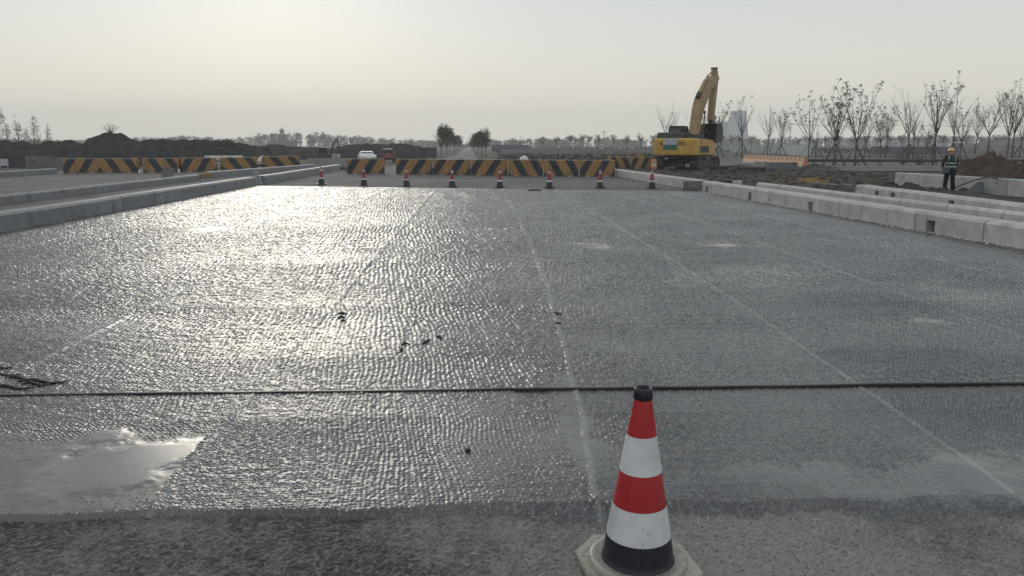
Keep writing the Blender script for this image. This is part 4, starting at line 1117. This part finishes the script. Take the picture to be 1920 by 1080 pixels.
def plant_young(px, ybase, ytop, style, seed, label, mat='leaf', spread=None):
    p = P(px, ybase, -.08); dist = p.y * cos(YAW) + p.x * sin(YAW)
    H = height_at(ytop, dist) + .08
    lf = dict(bare=.0, few=.18, tips=.42, leafy=.62)[style]
    root = empty('young_tree', p, 0, label, 'tree', 'young street trees held by timber props')
    ms = young_tree(H, spread or R.uniform(.38, .68), lf, seed, M[mat], R.uniform(.28, .40), R.randint(6, 8))
    link('trunk', ms[0], root); link('branches', ms[1], root)
    if ms[2]: link('leaves', ms[2], root)
    top = 1.75 + R.uniform(-.1, .2); a0 = R.uniform(0, pi)
    for i in range(4):
        a = a0 + i * pi / 2; sp = 1.35 * R.uniform(.85, 1.1)
        MB().tube((cos(a) * sp, sin(a) * sp, -.08), (cos(a) * .06, sin(a) * .06, top), .042, .036, 6).build('support_pole', M['pole'], root)
    MB().tube((0, 0, top - .12), (0, 0, top + .02), .13, .12, 8).build('tie_collar', M['rubber'], root)
    return root
YT = [
    (1253, 300, 187, 'bare', 'bare tree rising behind the cab of the excavator'),
    (1312, 300, 207, 'bare', 'thin bare tree seen between boom and stick of the excavator'),
    (1346, 298, 187, 'tips', 'tree with many small leaves just right of the excavator bucket'),
    (1391, 296, 171, 'few', 'many-limbed tree with few leaves before the hazy glass tower'),
    (1438, 294, 193, 'bare', 'bare tree between the tower tree and the small leafy tree by the orange barriers'),
    (1463, 295, 202, 'leafy', 'short leafy-topped tree behind the orange plastic barriers'),
    (1515, 298, 170, 'leafy', 'leafy-topped tree with a long clear trunk at the right end of the orange barriers'),
    (1529, 296, 232, 'bare', 'smallest bare tree, close behind the long-trunked leafy tree'),
    (1563, 311, 149, 'tips', 'tall broad tree in the front row, right of the orange barriers'),
    (1568, 296, 190, 'few', 'thin tree hidden against the tall broad front-row tree'),
    (1602, 311, 150, 'leafy', 'tall front-row tree with forked trunk and leafy tips'),
    (1620, 296, 205, 'bare', 'bare slender tree between the forked tree and the bushy pair'),
    (1650, 296, 207, 'leafy', 'left one of the bushy low-topped pair before the blue hoarding'),
    (1660, 297, 189, 'leafy', 'right one of the bushy pair before the blue hoarding, slightly taller'),
    (1702, 304, 154, 'bare', 'tall bare tree with long upright switches'),
    (1711, 293, 210, 'bare', 'short bare tree right behind the tall one with upright switches'),
    (1736, 295, 225, 'few', 'short tree left of the tallest tree'),
    (1748, 310, 134, 'few', 'tallest tree, wide forked, left of the worker'),
    (1784, 301, 150, 'tips', 'tall tree rising straight above the hard hat of the worker'),
    (1799, 300, 195, 'few', 'slim tree by the pale gate post right of the worker'),
    (1827, 293, 193, 'tips', 'small tree with reddish twigs and leaves'),
    (1851, 296, 164, 'few', 'sparse tree above the reddish soil heap'),
    (1888, 297, 155, 'tips', 'first of three close trees at the right edge'),
    (1897, 297, 145, 'leafy', 'leafiest and tallest of three close trees at the right edge'),
    (1911, 296, 200, 'bare', 'short bare tree, last at the right edge'),
]
for i, (px, yb_, yt, stl, lab) in enumerate(YT):
    plant_young(px, yb_, yt, stl, 100 + i * 7, lab, 'leaf_pink' if 'reddish' in lab else 'leaf')
# shrubby tangle at the foot of the tall bare tree
def shrub(c, r, h, n, mat, label, seed, name='shrub', twigs=40):
    rnd = random.Random(seed); root = empty(name, c, 0, label, 'shrub')
    t = MB(); l = MB()
    for i in range(twigs):
        a = rnd.uniform(0, 2 * pi); e = rnd.uniform(.2, 1.0)
        q = Vector((cos(a) * r * e, sin(a) * r * e, h * rnd.uniform(.6, 1.0) * (1.15 - .5 * e)))
        t.path([(0, 0, 0), q * .5 + Vector((0, 0, h * .1)), q], [.016, .01, .004], 3)
        leaf_clump(l, q, r * .22, n, rnd, .45)
    t.build('twigs', M['bark'], root); l.build('leaves', mat, root); return root
shrub(P(1694, 308, -.08), 1.3, 1.35, 6, M['leaf_brown'], 'dry brown shrub at the foot of the tall bare tree', 3)
shrub(P(1722, 309, -.08), 1.2, .7, 4, M['leaf_brown'], 'low tangled shrub left of the tallest tree', 4)

def crown_tree(name, p, H, w, clear, label, cat, group, seed, mat, kind='round', n=60, trunk_mat='bark_far', per=10, dens=.2, lsz=.5):
    rnd = random.Random(seed); root = empty(name, p, 0, label, cat, group)
    t = MB(); l = MB(); br = MB()
    t.path([(0, 0, -.2), (rnd.uniform(-.05, .05) * H, 0, H * clear), (rnd.uniform(-.05, .05) * H, 0, H * .85)], [.02 * H, .015 * H, .004 * H], 6)
    for i in range(9):
        a = rnd.uniform(0, 2 * pi); z0 = H * clear * rnd.uniform(.8, 1.4); q = Vector((cos(a) * w * .8, sin(a) * w * .8, min(H * .95, z0 + H * rnd.uniform(.15, .4))))
        t.path([(0, 0, z0), q * .5 + Vector((0, 0, z0 * .55)), q], [.009 * H, .006 * H, .003 * H], 4)
    zc = H * (clear + 1) / 2; hz = H * (1 - clear) / 2
    lob = [(rnd.uniform(-.35, .35), rnd.uniform(-.35, .35), rnd.uniform(-.35, .4), rnd.uniform(.5, .75)) for _ in range(5)]
    for i in range(n):
        lx, ly, lz, lr = rnd.choice(lob)
        d = Vector((rnd.gauss(0, 1), rnd.gauss(0, 1), rnd.gauss(0, 1))).normalized() * rnd.random() ** .4 * lr
        k = 1 if kind != 'poplar' else 1 - .45 * max(0, lz + d.z)
        leaf_clump(l, ((lx + d.x) * w * k, (ly + d.y) * w * k, zc + (lz + d.z) * hz), w * dens * rnd.uniform(.7, 1.3), per, rnd, lsz)
    mz = max(q[2] for q in l.v); kz = H / mz; l.v = [(q[0], q[1], q[2] * kz) for q in l.v]
    t.build('trunk', M[trunk_mat], root); l.build('crown', mat, root); return root
# roadside trees flanking the far road
RT = [(827, 120, 230, 'r', 'near tree of the left roadside row beyond the barriers'), (838, 136, 236, 'd', 'second tree of the left roadside row, dense crown'), (851, 190, 247, 'd', 'first tree of the further clump of the left roadside row'),
      (857, 225, 252, 'd', 'middle tree of the further left roadside clump'), (862, 275, 259, 'd', 'last and smallest tree of the left roadside row'),
      (911, 120, 238, 'r', 'near tree of the right roadside row with ragged top'), (903, 134, 243, 'd', 'second tree of the right roadside row'), (896, 155, 249, 'd', 'third tree of the right roadside row'), (890, 185, 255, 'd', 'fourth tree of the right roadside row'), (885, 230, 261, 'd', 'last and smallest tree of the right roadside row')]
for i, (px, d, yt, kd, lab) in enumerate(RT):
    p = A(px, d, 0); p.z = gz(p.x, p.y); H = height_at(yt, d) - p.z
    crown_tree('roadside_tree', p, H, H * .30 if kd == 'r' else H * .34, .30, lab, 'tree', 'trees flanking the far road', 300 + i, M['leaf_green' if px < 880 else 'leaf_brown'], 'round', 260 if kd == 'd' else 110, 'bark', 12, .20, .62)
# poplars on the left behind the bank
for i, (px, yt) in enumerate(((1, 199), (16, 230), (36, 214), (51, 238), (68, 211), (91, 232))):
    d = 150 + 6 * i; p = A(px, d, -.12); H = height_at(yt, d) + .12
    crown_tree('poplar_tree', p, H, H * .17, .12, ['tallest poplar cut by the left edge above the dark bank', 'short poplar next to the one at the left edge', 'full poplar third from the left edge', 'thin short poplar between two taller ones', 'tall slender poplar above the bank', 'last poplar of the group, nearest the soil mound'][i], 'tree', 'poplars behind the dark bank', 400 + i, M['leaf_brown'], 'poplar', 110, 'bark_far', 8, .24, .5)
# lollipop trees across the middle distance
lol = [(1017, 254), (1043, 254), (1069, 252), (1079, 255), (1092, 250), (1104, 253), (1121, 251), (1150, 252), (1175, 252), (1201, 248), (1226, 249), (1336, 252), (1353, 251), (1371, 252), (1387, 251), (1409, 253), (1496, 258), (1546, 253), (1572, 252), (1603, 252), (1622, 254), (1645, 252), (1668, 251), (1690, 253), (1722, 252), (1742, 252), (1768, 251), (1790, 252), (1812, 251), (1838, 253), (1868, 252), (1880, 251), (1914, 252)]
ords = ['first', 'second', 'third', 'fourth', 'fifth', 'sixth', 'seventh', 'eighth', 'ninth', 'tenth', 'eleventh', 'twelfth', 'thirteenth', 'fourteenth', 'fifteenth', 'sixteenth', 'seventeenth', 'eighteenth', 'nineteenth', 'twentieth', 'twenty-first', 'twenty-second']
for i, (px, yt) in enumerate(lol):
    d = 185 + 20 * R.random(); p = A(px, d, 0); p.z = gz(p.x, p.y); H = height_at(yt, d) - p.z
    lab = (f'{ords[i]} round-topped far tree, counted rightwards from the roadside rows to the excavator' if i < 11 else f'{ords[i - 11]} round-topped far tree, counted rightwards from the excavator')
    crown_tree('round_tree', p, H, H * .30, .52, lab, 'tree', 'round-topped trees in the middle distance', 500 + i, M['leaf_brown' if i % 3 else 'leaf_green'], 'round', 26, 'bark_far', 9, .26, .6)
# bush on the soil mound
# ------------------------------------------------------------------ dark banks on the left
RID = [(-260, 266), (-60, 264), (0, 266), (40, 267), (60, 269), (95, 266), (128, 263), (142, 265), (152, 269), (168, 259), (185, 253), (200, 250), (224, 250), (238, 256), (250, 262), (262, 263), (278, 259), (296, 261), (330, 263), (380, 264), (425, 263), (445, 266), (465, 271), (482, 276), (500, 281), (520, 287)]
def ridge_h(px, tab, d):
    for i in range(len(tab) - 1):
        if tab[i][0] <= px <= tab[i + 1][0]:
            t = (px - tab[i][0]) / (tab[i + 1][0] - tab[i][0]); t = t * t * (3 - 2 * t)
            return height_at(tab[i][1] * (1 - t) + tab[i + 1][1] * t, d)
    return None
def bank(name, tab, d, half, px0, px1, mat, steep=1.0, nstep=220, rough=.22):
    b = MB(); m = 40; vs = []
    for i in range(nstep + 1):
        px = px0 + (px1 - px0) * i / nstep
        end = min(1, (px - px0) / 12 + .0, (px1 - px) / 12)
        hr = (ridge_h(px, tab, d) + .22) * max(0.02, min(1, end))
        for j in range(m + 1):
            t = j / m * 2 - 1
            dist = d + half * t
            prof = max(0, 1 - abs(t)) ** .75
            p = A(px, dist, 0)
            z = -.2 + hr * prof * (1 + rough * fbm(p.x * .35, p.y * .35, 4) * (1 - prof * .7)) + .20 * fbm(p.x * 1.3, p.y * 1.3, 2) * min(1, prof * 3)
            vs.append((p.x, p.y, z))
    b.add(vs, [(i * (m + 1) + j, (i + 1) * (m + 1) + j, (i + 1) * (m + 1) + j + 1, i * (m + 1) + j + 1) for i in range(nstep) for j in range(m)], 0, True)
    o = b.build(name, mat); o['kind'] = 'structure'; return o
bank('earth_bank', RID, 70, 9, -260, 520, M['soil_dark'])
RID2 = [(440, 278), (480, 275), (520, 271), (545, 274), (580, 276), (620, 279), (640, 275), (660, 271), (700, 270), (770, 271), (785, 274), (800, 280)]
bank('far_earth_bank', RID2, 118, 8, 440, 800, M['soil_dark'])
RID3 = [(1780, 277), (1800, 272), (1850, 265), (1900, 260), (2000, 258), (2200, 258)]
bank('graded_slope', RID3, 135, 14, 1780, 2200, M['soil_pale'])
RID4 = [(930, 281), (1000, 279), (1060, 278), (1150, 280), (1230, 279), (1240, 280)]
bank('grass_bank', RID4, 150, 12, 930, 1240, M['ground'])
p = A(210, 70, 0); shrub((p.x, p.y, height_at(252, 70)), .85, 1.0, 3, M['leaf_brown'], 'bare bush on top of the highest dark soil mound', 12, 'mound_bush', 34)

# ------------------------------------------------------------------ odds and ends on the left
# grey concrete troughs
def trough(px, py, w, dep, h, rz, label):
    p = P(px, py); root = empty('concrete_trough', (p.x, p.y + dep / 2, -.03), rz, label, 'trough', 'grey concrete troughs by the side road')
    for dims, c in (((w, .08, h), (0, -dep / 2, h / 2)), ((w, .08, h), (0, dep / 2, h / 2)), ((.08, dep - .085, h), (-w / 2 + .04, 0, h / 2)), ((.08, dep - .085, h), (w / 2 - .04, 0, h / 2))):
        MB().box(c, dims).build('side_wall', M['concrete_dark'], root)
    MB().box((0, 0, .05), (w - .17, dep - .09, .06)).build('floor_slab', M['concrete_dark'], root)
trough(64, 318, 1.1, 1.2, .95, .12, 'left grey concrete trough at the far edge of the side road')
trough(88, 319, 1.0, 1.4, .85, -.1, 'grey concrete trough between its neighbour and the end barrier')
p = P(8, 316); r_ = empty('notice_board', p, .1, 'white printed notice board standing at the left edge', 'sign'); MB().box((0, 0, .45), (.62, .04, .5)).build('panel', M['poster'], r_); MB().box((-.25, 0, .1), (.04, .04, .2)).build('leg', M['galv'], r_); MB().box((.25, 0, .1), (.04, .04, .2)).build('leg', M['galv'], r_)
block(2, 325, (2.4, .9, .10), M['concrete'], 'flat pale slab on the ground below the notice board at the left edge', .05, 'paving_slab', cat='slab', z=.0)
# leaning board and metal strips, scrap
p = P(316, 334); o = MB().box((0, 0, .3), (.62, .03, .62), 0, 0, Matrix.Rotation(radians(-28), 4, 'X') @ Matrix.Rotation(radians(8), 4, 'Y')).build('grey_board', M['concrete_dark'], None, (p.x, p.y - .25, 0)); tag(o, 'grey square board leaning behind the low left kerb', 'board')
p = P(386, 337); o = MB().path([(-.3, 0, .2), (-.1, 0, .28), (.1, .02, .26), (.3, 0, .3)], .06, 7).path([(-.28, .05, .1), (.25, .05, .16)], .05, 7).build('yellow_green_scrap', bpy.data.materials['yellow formwork plank'], None, (p.x, p.y, 0)); tag(o, 'yellowish roll of sheeting lying in the gap of the low kerb', 'roll')
p = P(486, 346)
for i, (dx, lab) in enumerate(((0, 'left one of two thin metal strips tilted in the kerb gap'), (.13, 'right one of two thin metal strips tilted in the kerb gap'))):
    o = MB().tube((0, 0, 0), (-.22, .2, .62), .03, n=6).build('metal_strip', M['galv'], None, (p.x + dx, p.y - .1, 0)); tag(o, lab, 'strip', 'metal strips in the kerb gap')
# rubble at the end of the left kerb
p = P(644, 322)
for i, (dx, dz, r, lab) in enumerate(((0, .2, .26, 'larger dark stone at the end of the left kerb by the lone barrier'), (.2, .1, .16, 'smaller dark stone at the foot of the larger one by the lone barrier'))):
    b = MB(); lump(b, (0, 0, 0), r, 1.0, i * 3); o = b.build('dark_stone', M['concrete_dark'], None, (p.x + dx, p.y, dz)); tag(o, lab, 'stone', 'stones by the lone barrier')
# little marker posts
for px, py, lab in ((266, 324, 'short white and red marker post in the gap between the second and third barriers'), (339, 323, 'short white marker post before the join of the third and fourth barriers')):
    p = P(px, py); r_ = empty('marker_post', (p.x, p.y - .3, 0), 0, lab, 'post', 'short marker posts by the left barriers')
    MB().lathe([(.07, 0), (.06, .2), (.055, .21)], 12).build('white_foot', M['white'], r_); MB().lathe([(.055, .21), (.05, .33), (0, .34)], 12).build('red_top', M['red'], r_)
# stacked pale pipes between barriers
for i, (px, z, lab) in enumerate(((411, .72, 'topmost pale pipe stacked between the left barriers'), (411, .38, 'middle pale pipe stacked between the left barriers'), (411, .12, 'lowest pale pipe stacked between the left barriers'))):
    p = P(px, 317); r = (.22, .12, .12)[i]
    o = MB().tube((-1.3, 0, 0), (1.3, 0, 0), r, n=18).build('concrete_pipe', M['concrete_pale'], None, (p.x, p.y + 1.2, z), .15); tag(o, lab, 'pipe', 'pale pipes behind the left barriers')
p = P(493, 314); b = MB(); lump(b, (0, 0, .0), .42, 1.1, 4, 11); o = b.build('white_sack', M['white'], None, (p.x - .1, p.y + .4, .45)); tag(o, 'white sack behind the lone barrier at the back of the left group', 'sack')

# vehicles half hidden behind the barriers
def car(loc, rz, label):
    root = empty('white_car', loc, rz, label, 'car')
    W, L = .88, 4.4
    body = MB(); prof = [(-2.2, .35), (-2.2, .78), (-2.05, .92), (-.95, .98), (1.5, .98), (2.1, .95), (2.2, .8), (2.2, .35)]
    bo = body.prism(prof, -W, W).build('body', M['white'], root)
    cabp = [(-.95, .98), (-.35, 1.42), (.2, 1.47), (1.0, 1.44), (1.75, .98)]; vs = [(-W * .96, a, c) if c < 1 else (-W * .76, a, c) for a, c in cabp] + [(W * .96, a, c) if c < 1 else (W * .76, a, c) for a, c in cabp]
    k = len(cabp)
    MB().add(vs, [(i, i + 1, k + i + 1, k + i) for i in range(k - 1)] + [tuple(range(k)), tuple(range(2 * k - 1, k - 1, -1))]).build('cabin', M['white'], root)
    MB().add([(-.72, -.88, 1.02), (.72, -.88, 1.02), (.62, -.40, 1.39), (-.62, -.40, 1.39)], [(0, 1, 2, 3)]).build('windscreen', M['glass'], root)
    for s in (-1, 1):
        MB().add([(s * .84, -.7, 1.02), (s * .84, 1.5, 1.02), (s * .69, .95, 1.40), (s * .69, -.25, 1.40)], [(0, 1, 2, 3) if s > 0 else (3, 2, 1, 0)]).build('side_window', M['glass'], root)
        MB().box((s * .62, -2.2, .72), (.36, .06, .16)).build('headlight', M['reflect'], root)
        MB().box((s * 1.0, -.75, 1.02), (.16, .08, .12)).build('wing_mirror', M['white'], root)
        for y_ in (-1.35, 1.35):
            MB().tube((s * .66, y_, .32), (s * .89, y_, .32), .32, n=18).build('wheel', M['rubber'], root)
    MB().box((0, -2.205, .6), (.8, .03, .14)).build('grille', M['steel_dark'], root)
    MB().box((0, -2.2, .42), (1.7, .06, .14)).build('bumper', M['steel_dark'], root)
    return root
p = A(687, 92, 0); car((p.x, p.y, gz(p.x, p.y)), radians(14), 'white car facing the deck, half hidden behind the lone striped barrier')
def tractor(loc, rz):
    root = empty('red_tractor', loc, rz, 'red tractor with white cab roof in the gap right of the white car', 'tractor')
    MB().prism([(-1.9, .6), (-1.9, 1.0), (-.4, 1.15), (-.4, .6)], -.35, .35).build('bonnet', M['red'], root)
    MB().box((0, .5, .75), (1.5, 1.5, .3)).build('chassis', M['red'], root)
    for x in (-.5, .5):
        for y_ in (-.3, .9): MB().box((x, y_, 1.28), (.07, .07, .75)).build('cab_post', M['steel_dark'], root)
    MB().box((0, .3, 1.68), (1.15, 1.4, .09)).build('cab_roof', M['white'], root)
    MB().box((0, -.33, 1.28), (.9, .02, .66)).build('windscreen', M['glass'], root)
    MB().box((.8, .4, 1.15), (.12, .5, .7)).build('side_mast', M['red'], root)
    for s in (-1, 1):
        MB().tube((s * .55, .6, .55), (s * .9, .6, .55), .55, n=18).build('rear_wheel', M['rubber'], root); MB().tube((s * .5, -1.4, .35), (s * .75, -1.4, .35), .35, n=16).build('front_wheel', M['rubber'], root)
        MB().prism([(.0, 1.0), (.1, 1.15), (1.1, 1.15), (1.3, .9), (1.2, .9), (1.0, 1.08), (.15, 1.08), (.06, .98)], s * .72 - .15, s * .72 + .15).build('mudguard', M['red'], root)
p = A(727, 96, 0); tractor((p.x, p.y, gz(p.x, p.y)), radians(10))
def small_digger(loc, rz):
    root = empty('small_digger', loc, rz, 'small dull green digger with arm raised, far left beyond the kerbs', 'excavator')
    for s in (-1, 1): MB().box((s * .55, 0, .25), (.35, 2.0, .5)).build('track', M['steel_dark'], root)
    MB().box((0, -.1, .85), (1.5, 1.6, .6)).build('house', M['hood'], root)
    MB().box((-.3, .1, 1.5), (.8, .9, .75)).build('cab', M['glass'], root)
    MB().box((-.3, .1, 1.91), (.9, 1.0, .07)).build('cab_roof', M['white'], root)
    MB().path([(.4, .7, .9), (.7, 1.3, 2.3), (1.0, 1.7, 3.0)], [.14, .13, .1], 6).build('boom', M['hood'], root)
    MB().path([(1.0, 1.7, 3.0), (1.2, 2.3, 1.6)], [.1, .08], 6).build('stick', M['hood'], root)
    MB().prism([(2.1, 1.6), (2.5, 1.6), (2.6, 1.1), (2.2, 1.0)], .95, 1.45).build('bucket', M['steel_dark'], root)
p = A(609, 100, 0); small_digger((p.x, p.y, gz(p.x, p.y)), radians(-10))
for px, lab in ((626, 'left one of two pale posts beside the small digger'), (634, 'right one of two pale posts beside the small digger')):
    p = A(px, 90, 0); o = MB().lathe([(.0, 0), (.28, 0), (.26, .9), (.2, 1.2), (0, 1.22)], 12).build('pale_post', M['concrete'], None, (p.x, p.y, gz(p.x, p.y))); tag(o, lab, 'post', 'pale posts by the small digger')
# low wall before the small digger
p0, p1 = A(575, 72), A(655, 72); dd = p1 - p0
o = MB().box((dd.length / 2, 0, .3), (dd.length, .3, .6)).build('low_wall', M['concrete'], None, (p0.x, p0.y, -.15), math.atan2(dd.y, dd.x)); tag(o, 'low pale wall behind the kerbs in front of the small digger', 'wall')
p = A(983, 62, -.1); b = MB(); lump(b, (0, 0, 0), .36, .9, 9, 11); o = b.build('white_sack', M['white'], None, (p.x, p.y, .55)); tag(o, 'white sack just above the middle of the long barrier row', 'sack'); 
o = MB().box((0, 0, .13), (.8, .8, .26)).build('sack_plinth', M['concrete'], None, (p.x, p.y, -.1)); tag(o, 'concrete plinth under the white sack behind the barrier row', 'plinth')
o = MB().box((0, 0, .7), (2.2, 1.4, 1.4)).box((0, 0, 1.44), (2.3, 1.5, .08)).build('site_box', M['hood'], None, A(805, 118, -.15)); tag(o, 'dull green site box left of the roadside trees', 'box')

# ------------------------------------------------------------------ far structures
def panel_fence(px0, d0, px1, d1, h, mat, label, L=2.4, z=-.15):
    p0, p1 = A(px0, d0, z), A(px1, d1, z); dd = p1 - p0; n = max(1, int(dd.length / L)); Lr = dd.length / n
    root = empty('site_fence', p0, math.atan2(dd.y, dd.x), label, 'fence', 'site fences in the distance')
    pmesh = MB().box((Lr / 2, 0, h / 2), (Lr - .09, .05, h)).mesh('fence_panel', mat); post = MB().box((0, 0, h / 2 + .04), (.09, .11, h + .08)).mesh('fence_post', M['steel_dark'])
    for i in range(n):
        link('fence_panel', pmesh, root, (i * Lr, 0, 0)); link('fence_post', post, root, (i * Lr, 0, 0))
panel_fence(1345, 190, 1460, 160, 1.9, M['fence'], 'pale green panel fence behind the orange barriers', 3.0)
panel_fence(1460, 160, 1522, 120, 1.9, M['fence'], 'nearer stretch of the pale green panel fence', 2.4)
panel_fence(1635, 160, 1790, 150, 1.5, M['blue'], 'blue hoarding behind the propped trees left of the worker', 3.0)
panel_fence(922, 205, 992, 215, 1.9, M['blue'], 'grey blue hoarding right of the roadside trees', 3.0)
p = P(1796, 300, -.1); r_ = empty('gate_post', p, 0, 'pale pillar with flat white cap right of the worker', 'pillar'); MB().box((0, 0, 1.0), (.5, .5, 2.0)).build('shaft', M['concrete'], r_); MB().box((0, 0, 2.06), (.85, .85, .1)).build('cap', M['white'], r_)
# utility poles and wire
def upole(px, d, yt, label):
    p = A(px, d, -.15); H = height_at(yt, d) + .15; root = empty('utility_pole', p, 0, label, 'pole', 'utility poles')
    MB().tube((0, 0, 0), (0, 0, H), .16, .10, 8).build('shaft', M['concrete'], root); MB().box((0, 0, H - .5), (2.2, .1, .12)).build('crossarm', M['steel_dark'], root)
    for x in (-1, 0, 1): MB().tube((x, 0, H - .44), (x, 0, H - .2), .05, n=6).build('insulator', M['white'], root)
    return p, H
pa, ha = upole(1480, 230, 230, 'utility pole right of the short leafy-topped tree')
pb, hb = upole(1132, 260, 245, 'lone thin pole among the round-topped trees')
pc, hc = upole(1695, 240, 231, 'utility pole behind the tall bare tree')
pd_, hd = upole(2010, 235, 229, 'utility pole just beyond the right edge')
for i, (q0, q1, lab) in enumerate(((pa, pc, 'wires between the two utility poles behind the propped trees'), (pc, pd_, 'wires running right from the pole behind the tall bare tree'))):
    b = MB()
    for xo in (-1, 0, 1):
        z0 = ha - .35; pts = []
        for k in range(13):
            t = k / 12; q = q0.lerp(q1, t); pts.append((q.x, q.y + xo * .3, z0 - .15 + -1.2 * 4 * t * (1 - t) * .5))
        b.path(pts, .035, 3)
    o = b.build('power_line', M['steel_dark']); tag(o, lab, 'wires', 'power lines')
# hazy glass towers
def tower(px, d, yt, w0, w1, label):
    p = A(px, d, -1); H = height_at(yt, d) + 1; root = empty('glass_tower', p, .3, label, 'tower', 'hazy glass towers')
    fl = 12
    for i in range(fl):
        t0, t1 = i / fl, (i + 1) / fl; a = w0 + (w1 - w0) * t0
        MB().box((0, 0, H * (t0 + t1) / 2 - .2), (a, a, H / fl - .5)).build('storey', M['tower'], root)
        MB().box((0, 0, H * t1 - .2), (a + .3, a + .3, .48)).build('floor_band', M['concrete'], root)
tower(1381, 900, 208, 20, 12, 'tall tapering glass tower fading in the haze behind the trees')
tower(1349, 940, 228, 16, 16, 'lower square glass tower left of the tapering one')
# pagoda on the wooded rise
pg = A(530, 510, 0); zb = height_at(262, 510)
# far woods
b = MB(); rnd = random.Random(31)
def wood_profile(px):
    tab = [(-200, 256), (0, 262), (120, 265), (300, 260), (350, 258), (440, 263), (465, 258), (500, 253), (545, 252), (600, 254), (650, 257), (720, 262), (800, 266), (870, 270), (930, 264), (1000, 263), (1060, 262), (1200, 263), (1350, 261), (1500, 261), (1700, 258), (2150, 256)]
    for i in range(len(tab) - 1):
        if tab[i][0] <= px <= tab[i + 1][0]:
            t = (px - tab[i][0]) / (tab[i + 1][0] - tab[i][0]); return tab[i][1] * (1 - t) + tab[i + 1][1] * t
    return 262
for i in range(1500):
    px = rnd.uniform(-180, 2140)
    if 866 < px < 892 and rnd.random() < .85: continue
    d = rnd.uniform(520, 700); yt = wood_profile(px) + rnd.gauss(.5, 2.2); H = max(2.0, height_at(yt, d)); p = A(px, d, 0)
    w = rnd.uniform(1.2, 2.6)
    b.tube((p.x, p.y, -.4), (p.x, p.y, H * .5), .16, .1, 4, 1, caps=False)
    for k in range(16):
        z = H * (1 - rnd.random() ** 1.4 * .9); q = (p.x + rnd.gauss(0, w * .5), p.y + rnd.gauss(0, w * .5), z - .2)
        leaf_clump(b, q, w * .55, 5, rnd, 1.0)
o = b.build('far_woodland', [M['far_veg'], M['bark_far']]); tag(o, kind='stuff')
b = MB()
for i in range(900):
    px = rnd.uniform(930, 1900); d = rnd.uniform(165, 330); p = A(px, d, 0); r = rnd.uniform(.4, 1.1)
    leaf_clump(b, (p.x, p.y, r * .4 + gz(p.x, p.y)), r, 12, rnd, .6)
for i in range(900):
    px = rnd.uniform(935, 1240); d = rnd.uniform(85, 165); p = A(px, d, 0); r = rnd.uniform(.2, .5)
    leaf_clump(b, (p.x, p.y, r * .3 + gz(p.x, p.y)), r, 8, rnd, .7)
o = b.build('scrub', M['far_veg']); tag(o, kind='stuff')
root = empty('pagoda', (pg.x, pg.y, zb), .4, 'small hazy pagoda roof showing above the far woods on the left', 'pagoda')
MB().box((0, 0, 1.2), (5, 5, 3.4)).build('lower_hall', M['bark_far'], root)
def roof(z, w, h): 
    pr = [(w, 0), (w * .62, h * .28), (w * .3, h * .75), (w * .08, h)]
    return MB().lathe(pr, 8).build('roof', M['concrete_dark'], root, (0, 0, z))
roof(2.9, 4.4, 1.9)
MB().box((0, 0, 5.2), (2.2, 2.2, 1.2)).build('upper_hall', M['bark_far'], root)
roof(5.8, 2.6, 1.6)
MB().tube((0, 0, 7.3), (0, 0, 9.0), .14, .04, 6).build('finial', M['steel_dark'], root)
MB().box((0, 0, -zb / 2 - .5), (16, 16, zb)).build('mound_base', M['far_veg'], root)
# far cranes
for i, (px, yt, lean, lab) in enumerate(((872, 249, 12, 'thin leaning crane jib above the end of the far road'), (970, 256, -5, 'left one of two thin crane jibs above the far woods'), (990, 256, -14, 'right leaning one of two thin crane jibs above the far woods'))):
    d = 480; p = A(px, d, -.3); H = height_at(yt, d) + .3; root = empty('mobile_crane', p, 0, lab, 'crane', 'far crane jibs')
    MB().box((0, 0, 1.0), (2.6, 4, 2)).build('carrier', M['steel_dark'], root); MB().tube((0, 0, 1.5), (lean * .35, 0, H), .22, .12, 5).build('jib', M['steel_dark'], root)

# ------------------------------------------------------------------ haze
g = bpy.data.materials.new('pale haze'); g.use_nodes = True; nt = g.node_tree; nt.nodes.clear()
vo = nt.nodes.new('ShaderNodeVolumePrincipled'); vo.inputs['Color'].default_value = (.97, .97, .97, 1); vo.inputs['Density'].default_value = HAZE_DENSITY; vo.inputs['Anisotropy'].default_value = .2
ou = nt.nodes.new('ShaderNodeOutputMaterial'); nt.links.new(vo.outputs[0], ou.inputs['Volume'])
o = MB().box((0, 590, 26), (2060, 1380, 57)).build('haze', g); tag(o, kind='stuff')
